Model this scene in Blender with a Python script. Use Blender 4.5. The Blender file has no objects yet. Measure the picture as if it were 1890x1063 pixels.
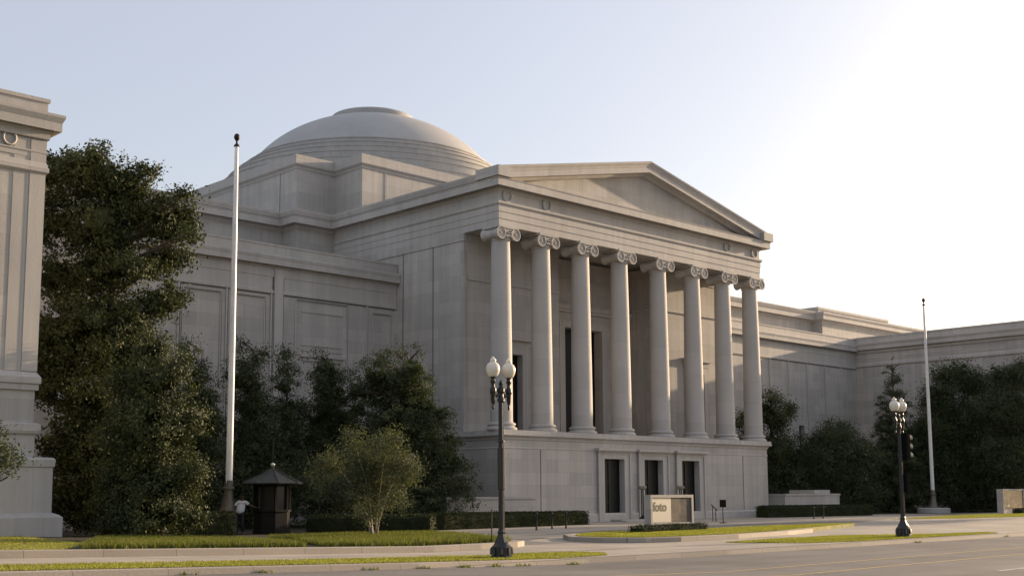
import bpy, bmesh, math, random
import numpy as np
from mathutils import Vector, Matrix

S = bpy.context.scene
COL = S.collection
R = math.radians
XC = 61.54                                   # centre line of the museum front

# ------------------------------------------------------------------ helpers
class MB:
    """collects faces and links them as one mesh object"""
    def __init__(self): self.v = []; self.f = []
    def add(self, vs, fs):
        o = len(self.v); self.v += [tuple(p) for p in vs]; self.f += [tuple(i + o for i in f) for f in fs]
    def box(self, x0, x1, y0, y1, z0, z1):
        self.add([(x0,y0,z0),(x1,y0,z0),(x1,y1,z0),(x0,y1,z0),(x0,y0,z1),(x1,y0,z1),(x1,y1,z1),(x0,y1,z1)],
                 [(0,3,2,1),(4,5,6,7),(0,1,5,4),(1,2,6,5),(2,3,7,6),(3,0,4,7)])
    def quad(self, a, b, c, d): self.add([a,b,c,d], [(0,1,2,3)])
    def prism(self, pts, z0, z1, cap=True):
        n = len(pts)
        self.add([(p[0],p[1],z0) for p in pts] + [(p[0],p[1],z1) for p in pts],
                 [(i,(i+1)%n,n+(i+1)%n,n+i) for i in range(n)] + ([tuple(range(n-1,-1,-1)), tuple(range(n,2*n))] if cap else []))
    def lathe(self, prof, c=(0,0,0), n=24, axis='Z', a0=0.0):
        vs = []; fs = []
        for r, z in prof:
            for k in range(n):
                a = a0 + 2*math.pi*k/n; x, y = r*math.cos(a), r*math.sin(a)
                p = (x,y,z) if axis == 'Z' else ((x,z,y) if axis == 'Y' else (z,x,y))
                vs.append((c[0]+p[0], c[1]+p[1], c[2]+p[2]))
        for j in range(len(prof)-1):
            for k in range(n):
                k2 = (k+1) % n
                fs.append((j*n+k, j*n+k2, (j+1)*n+k2, (j+1)*n+k))
        if prof[0][0] > 1e-4: fs.append(tuple(range(n-1,-1,-1)))
        if prof[-1][0] > 1e-4: fs.append(tuple((len(prof)-1)*n+k for k in range(n)))
        self.add(vs, fs)
    def tube(self, pts, rad, n=8, cap=True):
        P = [Vector(p) for p in pts]; rad = rad if hasattr(rad, '__len__') else [rad]*len(P)
        vs = []; fs = []; ref = None
        for i, p in enumerate(P):
            d = (P[min(i+1,len(P)-1)] - P[max(i-1,0)]).normalized()
            if ref is None:
                ref = Vector((1,0,0)) if abs(d.x) < .8 else Vector((0,1,0))
            u = (ref - d*ref.dot(d)).normalized(); w = d.cross(u); ref = u
            for k in range(n):
                a = 2*math.pi*k/n; q = p + (u*math.cos(a) + w*math.sin(a))*rad[i]; vs.append(tuple(q))
        for i in range(len(P)-1):
            for k in range(n):
                k2 = (k+1) % n; fs.append((i*n+k, i*n+k2, (i+1)*n+k2, (i+1)*n+k))
        if cap: fs += [tuple(range(n-1,-1,-1)), tuple((len(P)-1)*n+k for k in range(n))]
        self.add(vs, fs)
    def sweep(self, path, prof, closed=False):
        """profile of (offset, z) carried along an XY path; offset points to the right of travel"""
        n = len(path); P = [Vector(p) for p in path]; M = []
        for i in range(n):
            ns = []
            for a, b in (((i-1) % n, i), (i, (i+1) % n)):
                if not closed and (a > b or (a, b) == (n-1, 0)): continue
                d = (P[b]-P[a]).normalized(); ns.append(Vector((d.y, -d.x)))
            if len(ns) == 1: M.append(ns[0])
            else:
                s = ns[0] + ns[1]; M.append(s / (1 + ns[0].dot(ns[1])))
        m = len(prof); vs = []; fs = []
        for i in range(n):
            for o, z in prof: vs.append((P[i].x + M[i].x*o, P[i].y + M[i].y*o, z))
        for i in range(n if closed else n-1):
            j = (i+1) % n
            for k in range(m-1): fs.append((i*m+k, j*m+k, j*m+k+1, i*m+k+1))
        self.add(vs, fs)
    def build(self, name, mat, parent=None, smooth=None, loc=None):
        me = bpy.data.meshes.new(name); me.from_pydata(self.v, [], self.f); me.validate(); me.update()
        if smooth is not None:
            me.polygons.foreach_set('use_smooth', [True]*len(me.polygons)); me.set_sharp_from_angle(angle=R(smooth))
        return link(name, me, mat, parent, loc)

def link(name, me, mat, parent=None, loc=None):
    o = bpy.data.objects.new(name, me); COL.objects.link(o)
    if mat is not None: me.materials.append(mat)
    if parent is not None:
        o.parent = parent
        o.matrix_parent_inverse = Matrix.Identity(4)
        if loc is None: o.location = -parent.location     # part meshes are written in world metres
    if loc is not None: o.location = loc
    return o

def tag(o, label=None, cat=None, group=None, kind=None):
    if label: o['label'] = label
    if cat: o['category'] = cat
    if group: o['group'] = group
    if kind: o['kind'] = kind
    return o

def empty(name, loc, label, cat, group=None):
    o = bpy.data.objects.new(name, None); COL.objects.link(o); o.location = loc; o.empty_display_size = .3
    return tag(o, label, cat, group)

def copy_tree(o, parent=None):
    c = o.copy(); COL.objects.link(c)
    if parent is not None: c.parent = parent
    for ch in list(o.children): copy_tree(ch, c)
    return c

# ------------------------------------------------------------------ materials
def new_mat(name):
    m = bpy.data.materials.new(name); m.use_nodes = True
    nt = m.node_tree; b = nt.nodes['Principled BSDF']
    return m, nt, b
def N(nt, t, **kw):
    n = nt.nodes.new(t)
    for k, v in kw.items():
        if k.startswith('i_'): n.inputs[k[2:].replace('_', ' ')].default_value = v
        else: setattr(n, k, v)
    return n
def mixc(nt, fac, a, b, mode='MIX'):
    n = nt.nodes.new('ShaderNodeMix'); n.data_type = 'RGBA'; n.blend_type = mode
    for s, v in ((n.inputs[0], fac), (n.inputs[6], a), (n.inputs[7], b)):
        if hasattr(v, 'is_linked'): nt.links.new(v, s)
        else: s.default_value = v
    return n.outputs[2]
def ramp(nt, src, p0, p1, c0=(0,0,0,1), c1=(1,1,1,1)):
    r = nt.nodes.new('ShaderNodeValToRGB'); r.color_ramp.elements[0].position = p0; r.color_ramp.elements[1].position = p1
    r.color_ramp.elements[0].color = c0; r.color_ramp.elements[1].color = c1
    nt.links.new(src, r.inputs[0]); return r.outputs[0]
def noise(nt, vec, scale, detail=4, rough=.55):
    n = N(nt, 'ShaderNodeTexNoise'); n.inputs['Scale'].default_value = scale; n.inputs['Detail'].default_value = detail
    n.inputs['Roughness'].default_value = rough; nt.links.new(vec, n.inputs['Vector']); return n.outputs[0]
def c4(c): return (c[0], c[1], c[2], 1)

def stone(name, base, bw=1.75, rh=.66, var=.10, joint=.55, streak=.25, rough=.72, blocks=True):
    m, nt, b = new_mat(name); L = nt.links.new
    geo = N(nt, 'ShaderNodeNewGeometry'); sep = N(nt, 'ShaderNodeSeparateXYZ'); L(geo.outputs['Position'], sep.inputs[0])
    add = N(nt, 'ShaderNodeMath', operation='ADD'); L(sep.outputs[0], add.inputs[0]); L(sep.outputs[1], add.inputs[1])
    comb = N(nt, 'ShaderNodeCombineXYZ'); L(add.outputs[0], comb.inputs[0]); L(sep.outputs[2], comb.inputs[1])
    col = c4(base)
    if blocks:
        br = N(nt, 'ShaderNodeTexBrick'); L(comb.outputs[0], br.inputs['Vector'])
        br.inputs['Scale'].default_value = 1; br.inputs['Brick Width'].default_value = bw; br.inputs['Row Height'].default_value = rh
        br.inputs['Mortar Size'].default_value = .008; br.inputs['Mortar Smooth'].default_value = .5; br.inputs['Bias'].default_value = 0
        br.inputs['Color1'].default_value = c4([base[0]*(1-var), base[1]*(1-var*1.05), base[2]*(1-var*1.15)])
        br.inputs['Color2'].default_value = c4([min(1, base[0]*(1+var)), base[1]*(1+var*.92), base[2]*(1+var*.85)])
        br.inputs['Mortar'].default_value = c4([c*joint for c in base]); col = br.outputs[0]
    n1 = noise(nt, geo.outputs['Position'], .35, 5)
    col = mixc(nt, .35, col, ramp(nt, n1, .3, .72, (.72,.72,.74,1), (1.12,1.1,1.06,1)), 'MULTIPLY')
    mp = N(nt, 'ShaderNodeMapping'); L(geo.outputs['Position'], mp.inputs[0]); mp.inputs['Scale'].default_value = (1.6,1.6,.09)
    n2 = noise(nt, mp.outputs[0], 1.3, 6, .65)
    col = mixc(nt, streak, col, ramp(nt, n2, .33, .66, (.55,.55,.56,1), (1.06,1.05,1.03,1)), 'MULTIPLY')
    n3 = noise(nt, geo.outputs['Position'], 14, 3)
    col = mixc(nt, .12, col, ramp(nt, n3, .3, .7, (.7,.7,.7,1), (1.2,1.2,1.2,1)), 'MULTIPLY')
    L(col, b.inputs['Base Color']); b.inputs['Roughness'].default_value = rough; b.inputs['Specular IOR Level'].default_value = .3
    bp = N(nt, 'ShaderNodeBump'); bp.inputs['Strength'].default_value = .25; bp.inputs['Distance'].default_value = .02
    L(n3, bp.inputs['Height']); L(bp.outputs[0], b.inputs['Normal'])
    return m

def simple(name, col, rough=.5, metal=0, nscale=0, namt=.3, spec=.5, bump=0):
    m, nt, b = new_mat(name); L = nt.links.new
    b.inputs['Base Color'].default_value = c4(col); b.inputs['Roughness'].default_value = rough
    b.inputs['Metallic'].default_value = metal; b.inputs['Specular IOR Level'].default_value = spec
    if nscale:
        g = N(nt, 'ShaderNodeNewGeometry'); n = noise(nt, g.outputs['Position'], nscale, 5)
        L(mixc(nt, namt, c4(col), ramp(nt, n, .3, .7, (.35,.35,.35,1), (1.4,1.4,1.4,1)), 'MULTIPLY'), b.inputs['Base Color'])
        if bump:
            bp = N(nt, 'ShaderNodeBump'); bp.inputs['Strength'].default_value = bump; bp.inputs['Distance'].default_value = .02
            L(n, bp.inputs['Height']); L(bp.outputs[0], b.inputs['Normal'])
    return m

def leaf_mat(name, dark, light, rough=.45, trans=.25, spec=.5):
    m, nt, b = new_mat(name); L = nt.links.new
    g = N(nt, 'ShaderNodeNewGeometry')
    n = noise(nt, g.outputs['Position'], .9, 3)
    ad = N(nt, 'ShaderNodeMath', operation='MULTIPLY_ADD'); L(g.outputs['Random Per Island'], ad.inputs[0])
    ad.inputs[1].default_value = .55; L(n, ad.inputs[2])
    col = ramp(nt, ad.outputs[0], .35, 1.1, c4(dark), c4(light))
    L(col, b.inputs['Base Color']); b.inputs['Roughness'].default_value = rough; b.inputs['Specular IOR Level'].default_value = spec
    t = N(nt, 'ShaderNodeBsdfTranslucent'); L(mixc(nt, 1, col, (1.5,1.6,.7,1), 'MULTIPLY'), t.inputs[0])
    mx = N(nt, 'ShaderNodeMixShader'); mx.inputs[0].default_value = trans
    L(b.outputs[0], mx.inputs[1]); L(t.outputs[0], mx.inputs[2]); L(mx.outputs[0], nt.nodes['Material Output'].inputs[0])
    return m

def ground_mat(name, c0, c1, scale, fine=30, rough=.85, joint=None, bump=.2, crack=0):
    m, nt, b = new_mat(name); L = nt.links.new
    g = N(nt, 'ShaderNodeNewGeometry'); p = g.outputs['Position']
    a = noise(nt, p, scale, 6, .6); f = noise(nt, p, fine, 3)
    col = ramp(nt, a, .32, .68, c4(c0), c4(c1))
    col = mixc(nt, .35, col, ramp(nt, f, .3, .7, (.6,.6,.6,1), (1.3,1.3,1.3,1)), 'MULTIPLY')
    if joint:
        br = N(nt, 'ShaderNodeTexBrick'); L(p, br.inputs['Vector']); br.offset = 0
        br.inputs['Scale'].default_value = 1; br.inputs['Brick Width'].default_value = joint; br.inputs['Row Height'].default_value = joint
        br.inputs['Mortar Size'].default_value = .014; br.inputs['Color1'].default_value = (.9,.9,.9,1); br.inputs['Color2'].default_value = (1.08,1.08,1.06,1)
        br.inputs['Mortar'].default_value = (.45,.45,.45,1)
        col = mixc(nt, 1, col, br.outputs[0], 'MULTIPLY')
    if crack:
        mp = N(nt, 'ShaderNodeMapping'); L(p, mp.inputs[0]); mp.inputs['Scale'].default_value = (.035,.9,1)
        col = mixc(nt, .6, col, ramp(nt, noise(nt, mp.outputs[0], 1.0, 5, .6), .3, .7, (.66,.66,.68,1), (1.18,1.16,1.13,1)), 'MULTIPLY')
        wv = N(nt, 'ShaderNodeTexVoronoi', feature='DISTANCE_TO_EDGE'); wv.inputs['Scale'].default_value = crack
        ds = N(nt, 'ShaderNodeVectorMath', operation='ADD'); nn = N(nt, 'ShaderNodeTexNoise'); nn.inputs['Scale'].default_value = 1.2
        L(p, nn.inputs['Vector']); L(p, ds.inputs[0]); L(nn.outputs[1], ds.inputs[1]); L(ds.outputs[0], wv.inputs['Vector'])
        col = mixc(nt, 1, col, ramp(nt, wv.outputs[0], .001, .004, (.6,.6,.6,1), (1,1,1,1)), 'MULTIPLY')
    L(col, b.inputs['Base Color']); b.inputs['Roughness'].default_value = rough; b.inputs['Specular IOR Level'].default_value = .25
    bp = N(nt, 'ShaderNodeBump'); bp.inputs['Strength'].default_value = bump; bp.inputs['Distance'].default_value = .01
    L(f, bp.inputs['Height']); L(bp.outputs[0], b.inputs['Normal'])
    return m

ST = (.475, .450, .418)
M = dict(
    wall=stone('pale_marble_ashlar', ST, bw=2.0, rh=.74, var=.085, joint=.72, streak=.38),
    trim=stone('pale_marble_trim', (.485,.460,.428), bw=2.4, rh=30, var=.05, joint=.6, streak=.3),
    column=stone('pale_marble_drum', (.485,.460,.428), bw=400, rh=1.62, var=.06, joint=.8, streak=.15),
    dome=stone('dome_stone', (.45,.44,.425), blocks=False, streak=.12),
    step=stone('dome_step_stone', (.465,.45,.425), blocks=False, streak=.35),
    kerb=stone('granite_kerb', (.35,.31,.26), bw=1.9, rh=9, var=.07, joint=.35, streak=.0),
    lowwall=stone('low_wall_stone', (.44,.42,.395), bw=1.5, rh=.5, var=.06),
    joint=simple('grimy_open_joint', (.085,.08,.072), .9, 0, 3, .5),
    bronze=simple('dark_bronze', (.014,.0135,.012), .5, .1, 6, .4, spec=.3),
    dark=simple('dark_interior', (.012,.012,.011), .6),
    glassdark=simple('dark_door_glass', (.02,.02,.019), .18, 0, 0),
    iron=simple('black_painted_iron', (.016,.016,.015), .38, 0, 9, .3),
    kiosk=simple('dark_bronze_panel', (.014,.013,.011), .7, .1, 7, .4, spec=.2),
    kioskroof=simple('patinated_copper_roof', (.045,.047,.04), .6, .2, 5, .5),
    polewhite=simple('white_painted_pole', (.72,.71,.69), .35, 0, 2, .12),
    polebase=simple('bronze_pole_base', (.14,.12,.09), .45, .4, 8, .4),
    ball=simple('pale_metal_ball', (.62,.6,.55), .25, .6),
    lamp=None,
    trunk=simple('brown_bark', (.09,.075,.058), .9, 0, 9, .6, bump=.5),
    palebark=simple('pale_smooth_bark', (.30,.25,.19), .7, 0, 6, .5),
    asphalt=ground_mat('worn_asphalt', (.125,.118,.112), (.20,.187,.172), .28, 55, crack=.3),
    drive=ground_mat('drive_asphalt', (.17,.162,.15), (.23,.218,.20), .3, 50),
    concrete=ground_mat('tan_concrete', (.33,.29,.24), (.43,.38,.315), .35, 40, joint=1.55),
    soil=ground_mat('dark_soil', (.035,.032,.02), (.065,.058,.035), .8, 25),
    lawn=ground_mat('short_turf', (.13,.145,.032), (.27,.235,.085), 1.1, 30, bump=.6),
    terrain=ground_mat('distant_ground', (.10,.10,.085), (.14,.135,.11), .02, 3),
    yellow=ground_mat('worn_yellow_paint', (.36,.27,.12), (.52,.38,.17), 2.5, 20),
    white=ground_mat('worn_white_paint', (.35,.34,.31), (.62,.6,.56), 2.5, 20),
    grass=leaf_mat('grass_blades', (.15,.16,.034), (.31,.30,.07), .7, .3, .15),
    cover=leaf_mat('ground_cover_blades', (.05,.065,.018), (.165,.17,.042), .7, .3, .15),
    magnolia=leaf_mat('glossy_magnolia_leaves', (.024,.034,.017), (.080,.092,.038), .62, .10, .15),
    conifer=leaf_mat('dark_conifer_sprays', (.034,.046,.024), (.080,.096,.048), .7, .14, .12),
    broad=leaf_mat('dark_broad_leaves', (.032,.044,.024), (.072,.088,.044), .7, .14, .12),
    light=leaf_mat('pale_myrtle_leaves', (.052,.062,.036), (.108,.118,.070), .7, .22, .12),
    hedge=leaf_mat('clipped_hedge_leaves', (.018,.025,.012), (.042,.050,.021), .75, .10, .1),
    shirt=simple('white_cotton', (.72,.72,.75), .85, 0, 25, .12),
    cloth=simple('dark_navy_cloth', (.014,.014,.018), .8),
    skin=simple('brown_skin', (.11,.062,.042), .5),
    hair=simple('black_cloth_cap', (.01,.01,.011), .8),
    panelwhite=simple('pale_cream_panel', (.62,.56,.45), .45),
    letter=simple('olive_brown_letters', (.085,.068,.03), .6),
    visor=simple('grey_visor', (.10,.105,.10), .8, spec=.1),
    signal=simple('dark_signal_housing', (.010,.011,.010), 1.0, spec=0.0),
)
# frosted globe glass
m, nt, b = new_mat('frosted_globe_glass'); b.inputs['Base Color'].default_value = (.74,.68,.57,1); b.inputs['Roughness'].default_value = .3
b.inputs['Subsurface Weight'].default_value = .4; b.inputs['Subsurface Radius'].default_value = (.25,.22,.18); b.inputs['Subsurface Scale'].default_value = .25
M['lamp'] = m
# poster with a mottled picture
m, nt, b = new_mat('mottled_poster_print'); g = N(nt, 'ShaderNodeNewGeometry'); p = g.outputs['Position']
n1 = noise(nt, p, 2.2, 5, .6); n2 = noise(nt, p, 6, 3)
col = mixc(nt, .5, ramp(nt, n1, .40, .62, (.05,.048,.045,1), (.26,.225,.19,1)), ramp(nt, n2, .3, .7, (.05,.05,.05,1), (.30,.265,.23,1)))
sx = N(nt, 'ShaderNodeSeparateXYZ'); nt.links.new(p, sx.inputs[0])
gt = N(nt, 'ShaderNodeMath', operation='GREATER_THAN'); nt.links.new(sx.outputs[0], gt.inputs[0]); gt.inputs[1].default_value = 40.78
col = mixc(nt, gt.outputs[0], mixc(nt, .5, col, (.15,.115,.085,1)), mixc(nt, .6, col, (.035,.036,.035,1)))
nt.links.new(col, b.inputs['Base Color']); b.inputs['Roughness'].default_value = .6; b.inputs['Specular IOR Level'].default_value = .1; M['poster'] = m

# ------------------------------------------------------------------ camera
cam = bpy.data.cameras.new('camera'); co = bpy.data.objects.new('camera', cam); COL.objects.link(co)
yaw, pit, rol = R(44.3256), R(7.2085), R(-.33342)
fw = Vector((math.sin(yaw)*math.cos(pit), math.cos(yaw)*math.cos(pit), math.sin(pit)))
rt = Vector((math.cos(yaw), -math.sin(yaw), 0)); up = rt.cross(fw)
r2 = math.cos(rol)*rt + math.sin(rol)*up; u2 = -math.sin(rol)*rt + math.cos(rol)*up
co.matrix_world = Matrix(((r2.x,u2.x,-fw.x,0),(r2.y,u2.y,-fw.y,0),(r2.z,u2.z,-fw.z,1.65),(0,0,0,1)))
cam.sensor_width = 36; cam.lens = 2237.97/1890*36; cam.shift_y = (630.06-531.5)/1890; cam.clip_end = 6000; cam.clip_start = .1
S.camera = co

# ------------------------------------------------------------------ light
SUN = Vector((1, -.13, .205)).normalized()
elev = math.asin(SUN.z); azim = math.atan2(SUN.x, SUN.y)      # azimuth from +Y towards +X
w = bpy.data.worlds.new('World'); S.world = w; w.use_nodes = True; nt = w.node_tree
sky = nt.nodes.new('ShaderNodeTexSky'); sky.sky_type = 'NISHITA'; sky.sun_disc = False
sky.sun_elevation = elev; sky.sun_rotation = azim; sky.air_density = 1.0; sky.dust_density = 3.0; sky.ozone_density = 1.0; sky.altitude = 20
nt.links.new(mixc(nt, 1, mixc(nt, 1, sky.outputs[0], (.68,.67,.69,1), "MULTIPLY"), (1.86, 1.80, 1.95, 1), 'ADD'), nt.nodes['Background'].inputs[0])   # even pale summer haze over the clear sky
nt.nodes['Background'].inputs[1].default_value = .10
sl = bpy.data.lights.new('sun', 'SUN'); so = bpy.data.objects.new('sun', sl); COL.objects.link(so)
sl.energy = 3.9; sl.angle = R(.6); sl.color = (1, .75, .50)
so.rotation_euler = (-SUN).to_track_quat('-Z', 'Y').to_euler(); so.location = (150, -20, 60)
S.view_settings.view_transform = 'Standard'; S.view_settings.look = 'None'; S.view_settings.exposure = 1.0; S.view_settings.gamma = 1
S.cycles.max_bounces = 8; S.cycles.use_denoising = True

# ------------------------------------------------------------------ ground, roads, paving
def rise(x): return .0255*(23.3 - np.clip(x, -5, 23.3))          # the street climbs gently towards the left corner
def slope(o):
    bm = bmesh.new(); bm.from_mesh(o.data)
    for px in (23.3, -5):
        bmesh.ops.bisect_plane(bm, geom=bm.verts[:]+bm.edges[:]+bm.faces[:], plane_co=(px,0,0), plane_no=(1,0,0))
    for v in bm.verts: v.co.z += float(rise(v.co.x))
    bm.to_mesh(o.data); bm.free(); return o
def sheet(name, pts, z, mat, kind='structure'):
    b = MB(); b.add([(p[0],p[1],z) for p in pts], [tuple(range(len(pts)))]); return tag(slope(b.build(name, mat)), kind=kind)
b = MB(); b.add([(-3000,-3000,-.2),(3000,-3000,-.2),(3000,3000,-.2),(-3000,3000,-.2)], [(0,1,2,3)]); tag(b.build('ground', M['terrain']), kind='structure')
edge = [(-120,21.5),(18,21.5),(21.8,21.7),(24,21.75),(30,21.55),(45,21.45),(300,21.4)]
sheet('road', [(-120,-40),(300,-40)] + edge[::-1], -.13, M['asphalt'])
b = MB(); b.prism([(-120,140)] + [(x, y+.2) for x, y in edge] + [(300,140)], -.19, 0)
tag(slope(b.build('pavement', M['concrete'])), kind='structure')
kb = MB(); kb.sweep(edge, [(.02,-.19),(.0,-.01),(-.03,.006),(-.19,.006),(-.22,-.02)])
tag(slope(kb.build('kerb', M['kerb'])), kind='structure')
sheet('driveway', [(28.4,28.9),(31.0,29.0),(31.4,31.4),(34.6,33.4),(42,33.6),(50,33.8),(60,35.6),(74,39.8),(95,43.4),(140,47.2),(140,49.6),(92,45.2),(74.5,42.4),(60,39.6),(47,38.3),(42,37.7),(36.8,36.1),(32.4,34.6),(29.4,31.6)], .004, M['drive'])
for p, q in (((18,16.85),(300,18.6)), ((18,15.05),(300,17.3))):
    sheet('yellow_line', [(p[0],p[1]-.065),(q[0],q[1]-.065),(q[0],q[1]+.065),(p[0],p[1]+.065)], -.126, M['yellow'])
for k in range(10):
    x = 15.6 + k*12
    sheet('white_lane_mark', [(x,12.33),(x+3,12.36),(x+3,12.48),(x,12.45)], -.126, M['white'])
sheet('soil', [(-60,27.9),(28,28.5),(31.5,34.4),(37,43),(39,45.4),(47.6,47.4),(47.6,59.8),(-60,59.8)], .006, M['soil'])
sheet('soil', [(77,50.6),(84,49.2),(94,45.5),(104.4,43.4),(104.4,59.6),(75.6,59.6),(75.6,52)], .006, M['soil'])

rng = np.random.default_rng(11)
def inside(pts, P):
    x, y = P[:,0], P[:,1]; c = np.zeros(len(P), bool); n = len(pts)
    for i in range(n):
        x0, y0 = pts[i]; x1, y1 = pts[(i+1) % n]
        cond = (y0 > y) != (y1 > y)
        with np.errstate(divide='ignore', invalid='ignore'):
            xi = (x1-x0)*(y-y0)/(y1-y0) + x0
        c ^= cond & (x < xi)
    return c
def blades(name, pts, z, dens, h, wd, mat, hvar=.5, lean=.5, zf=None, parent=None):
    P0 = np.array(pts); lo, hi = P0.min(0), P0.max(0); n = int(dens*np.prod(hi-lo))
    P = lo + rng.random((n,2))*(hi-lo); P = P[inside(pts, P)]
    if name == 'grass':
        q = np.sin(P[:,0]*1.7+2.1*np.sin(P[:,1]*1.3))+np.sin(P[:,1]*3.1+1.7*np.sin(P[:,0]*.9))+.7*np.sin(P[:,0]*4.3+P[:,1]*2.2)
        P = P[rng.random(len(P)) < np.clip(1.05-.33*np.clip(q,0,3), .2, 1)]
    n = len(P)
    zz = z + rise(P[:,0])
    a = rng.random(n)*2*np.pi; hh = h*(1-hvar+2*hvar*rng.random(n)); ln = lean*hh*rng.random(n); b_ = rng.random(n)*2*np.pi
    w_ = wd*(.6+.8*rng.random(n))
    V = np.empty((n,3,3)); dx, dy = np.cos(a)*w_/2, np.sin(a)*w_/2
    V[:,0] = np.c_[P[:,0]-dx, P[:,1]-dy, zz-.01]; V[:,1] = np.c_[P[:,0]+dx, P[:,1]+dy, zz-.01]
    V[:,2] = np.c_[P[:,0]+np.cos(b_)*ln, P[:,1]+np.sin(b_)*ln, zz+hh]
    return raw(name, V.reshape(-1,3), 3, mat, parent)
def raw(name, V, k, mat, parent=None):
    n = len(V)//k; me = bpy.data.meshes.new(name); me.vertices.add(len(V)); me.vertices.foreach_set('co', np.ascontiguousarray(V, dtype=np.float32).ravel())
    me.loops.add(len(V)); me.loops.foreach_set('vertex_index', np.arange(len(V), dtype=np.int32))
    me.polygons.add(n); me.polygons.foreach_set('loop_start', np.arange(0, len(V), k, dtype=np.int32))
    me.polygons.foreach_set('loop_total', np.full(n, k, dtype=np.int32)); me.update(calc_edges=True)
    return link(name, me, mat, parent)

# grass verges
verge1 = [(-60,21.78),(18,21.8),(21.8,22.0),(25.4,22.3),(26.3,23.2),(26.0,24.2),(24.3,24.8),(21,24.3),(17,23.9),(-60,24.2)]
verge2 = [(34.4,24.9),(35.6,22.6),(37.6,21.95),(45,21.85),(49,21.9),(49.6,22.6),(46,23.5),(42.2,25.5),(38,25.4)]
isl = [(32.5,29.9),(32.4,28.4),(33.0,27.4),(34.2,27.1),(37.6,27.15),(42.0,27.9),(45.2,28.9),(49.6,30.2),(55,31.9),(49.1,32.4),(42.1,31.9),(36.9,32.6),(34.2,31.6)]
strip = [(70.6,38.4),(75.8,36.3),(82,35.0),(100,36.8),(118,38.6),(118,43.4),(104,42.6),(93.8,40.2),(88.8,42.0),(80,40.2)]
padl = [(-60,27.95),(12.6,27.95),(15.5,33),(17.6,42.5),(-60,42.5)]
for nm, pts, z, d in (('grass', verge1, .008, 420), ('grass', verge2, .008, 520), ('grass', isl, .172, 520), ('grass', strip, .008, 130), ('grass', padl, .172, 110)):
    sheet('lawn', pts, z, M['lawn'])
    g = blades(nm, pts, z, d*1.5, .036, .03, M['grass'], lean=.9); tag(g, kind='stuff')
# raised kerb round the sign island, and its bed
def band(path, z0, z1, wd, name, mat, closed=False):
    b = MB(); b.sweep(path, [(.0,z0),(.0,z1-.015),(-.02,z1),(-wd,z1),(-wd,z0)], closed); return tag(slope(b.build(name, mat)), kind='structure')
band([(37.2,33.0),(33.8,31.9),(32.1,30.0),(31.9,28.2),(32.7,26.95),(34.2,26.6),(37.7,26.65),(42.1,27.4),(45.4,28.3)], -.0, .17, .34, 'island_kerb', M['kerb'])
b = MB(); b.prism(isl, 0.0, .166); tag(b.build('island_bed', M['lawn']), kind='structure')
# low retaining kerb along the left bed
rwp = [(-60,27.5),(18,27.5),(23.6,27.5),(25.6,27.6),(27.4,27.85),(28.2,28.35),(28.3,28.9)]
band(rwp, 0, .18, .32, 'retaining_kerb', M['kerb'])
# ground cover bed behind it
bedpts = [(-60,27.86),(18,27.86),(23.6,27.86),(25.6,27.97),(27.4,28.25),(28.0,28.6),(28.6,30.4),(30.0,33.0),(30.6,35.8),(27.5,37.2),(22,38.5),(18.6,42.4),(-60,42.4)]
bz = MB(); bz.prism(bedpts, 0.0, .165); tag(slope(bz.build('planting_bed', M['soil'])), kind='structure')
cov1 = [(13.0,27.95),(16,27.95),(19.4,27.95),(20.6,31),(21.3,35.5),(17.5,36.5),(15.2,32)]
cov2 = [(20.1,27.95),(23.4,27.95),(25.6,28.05),(27.3,28.35),(28.0,28.8),(28.5,30.5),(29.8,33.0),(30.4,35.7),(27.5,36.9),(23.8,36.6),(22.2,32.4)]
for pts in (cov1, cov2):
    tag(blades('ground_cover', pts, .165, 700, .16, .04, M['cover'], .45, .9), kind='stuff')

wd_ = [blades('weeds', [(x-.22,21.38),(x+.22,21.38),(x+.16,21.6),(x-.16,21.6)], -.12, 500, .06, .03, M['cover'], .5, 1.2) for x in (12.2,13.9,16.6,18.1,19.4,20.4,21.3,23.1,41.3,48.6)]
for o_ in wd_: tag(o_, kind='stuff')
# ------------------------------------------------------------------ museum
mus = empty('museum', (XC, 50, 0), 'long pale marble museum with low stepped dome and eight column portico', 'museum')
PL, PR = 48.21, 2*XC-48.21                   # portico flanks
mir = lambda x: 2*XC - x

def wall_open(mb, x0, x1, z0, z1, y, ops, depth):
    """front wall (facing -Y) with rectangular openings and reveals"""
    xs = sorted({x0, x1, *[v for o in ops for v in o[:2]]}); zs = sorted({z0, z1, *[v for o in ops for v in o[2:]]})
    for i in range(len(xs)-1):
        for k in range(len(zs)-1):
            cx, cz = (xs[i]+xs[i+1])/2, (zs[k]+zs[k+1])/2
            if any(o[0] < cx < o[1] and o[2] < cz < o[3] for o in ops): continue
            mb.quad((xs[i],y,zs[k]),(xs[i+1],y,zs[k]),(xs[i+1],y,zs[k+1]),(xs[i],y,zs[k+1]))
    for a, b_, c, d in ops:
        e = y + depth
        mb.quad((a,y,c),(a,e,c),(a,e,d),(a,y,d)); mb.quad((b_,e,c),(b_,y,c),(b_,y,d),(b_,e,d)); mb.quad((a,y,d),(a,e,d),(b_,e,d),(b_,y,d))
        mb.quad((a,y,c),(b_,y,c),(b_,e,c),(a,e,c))

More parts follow.
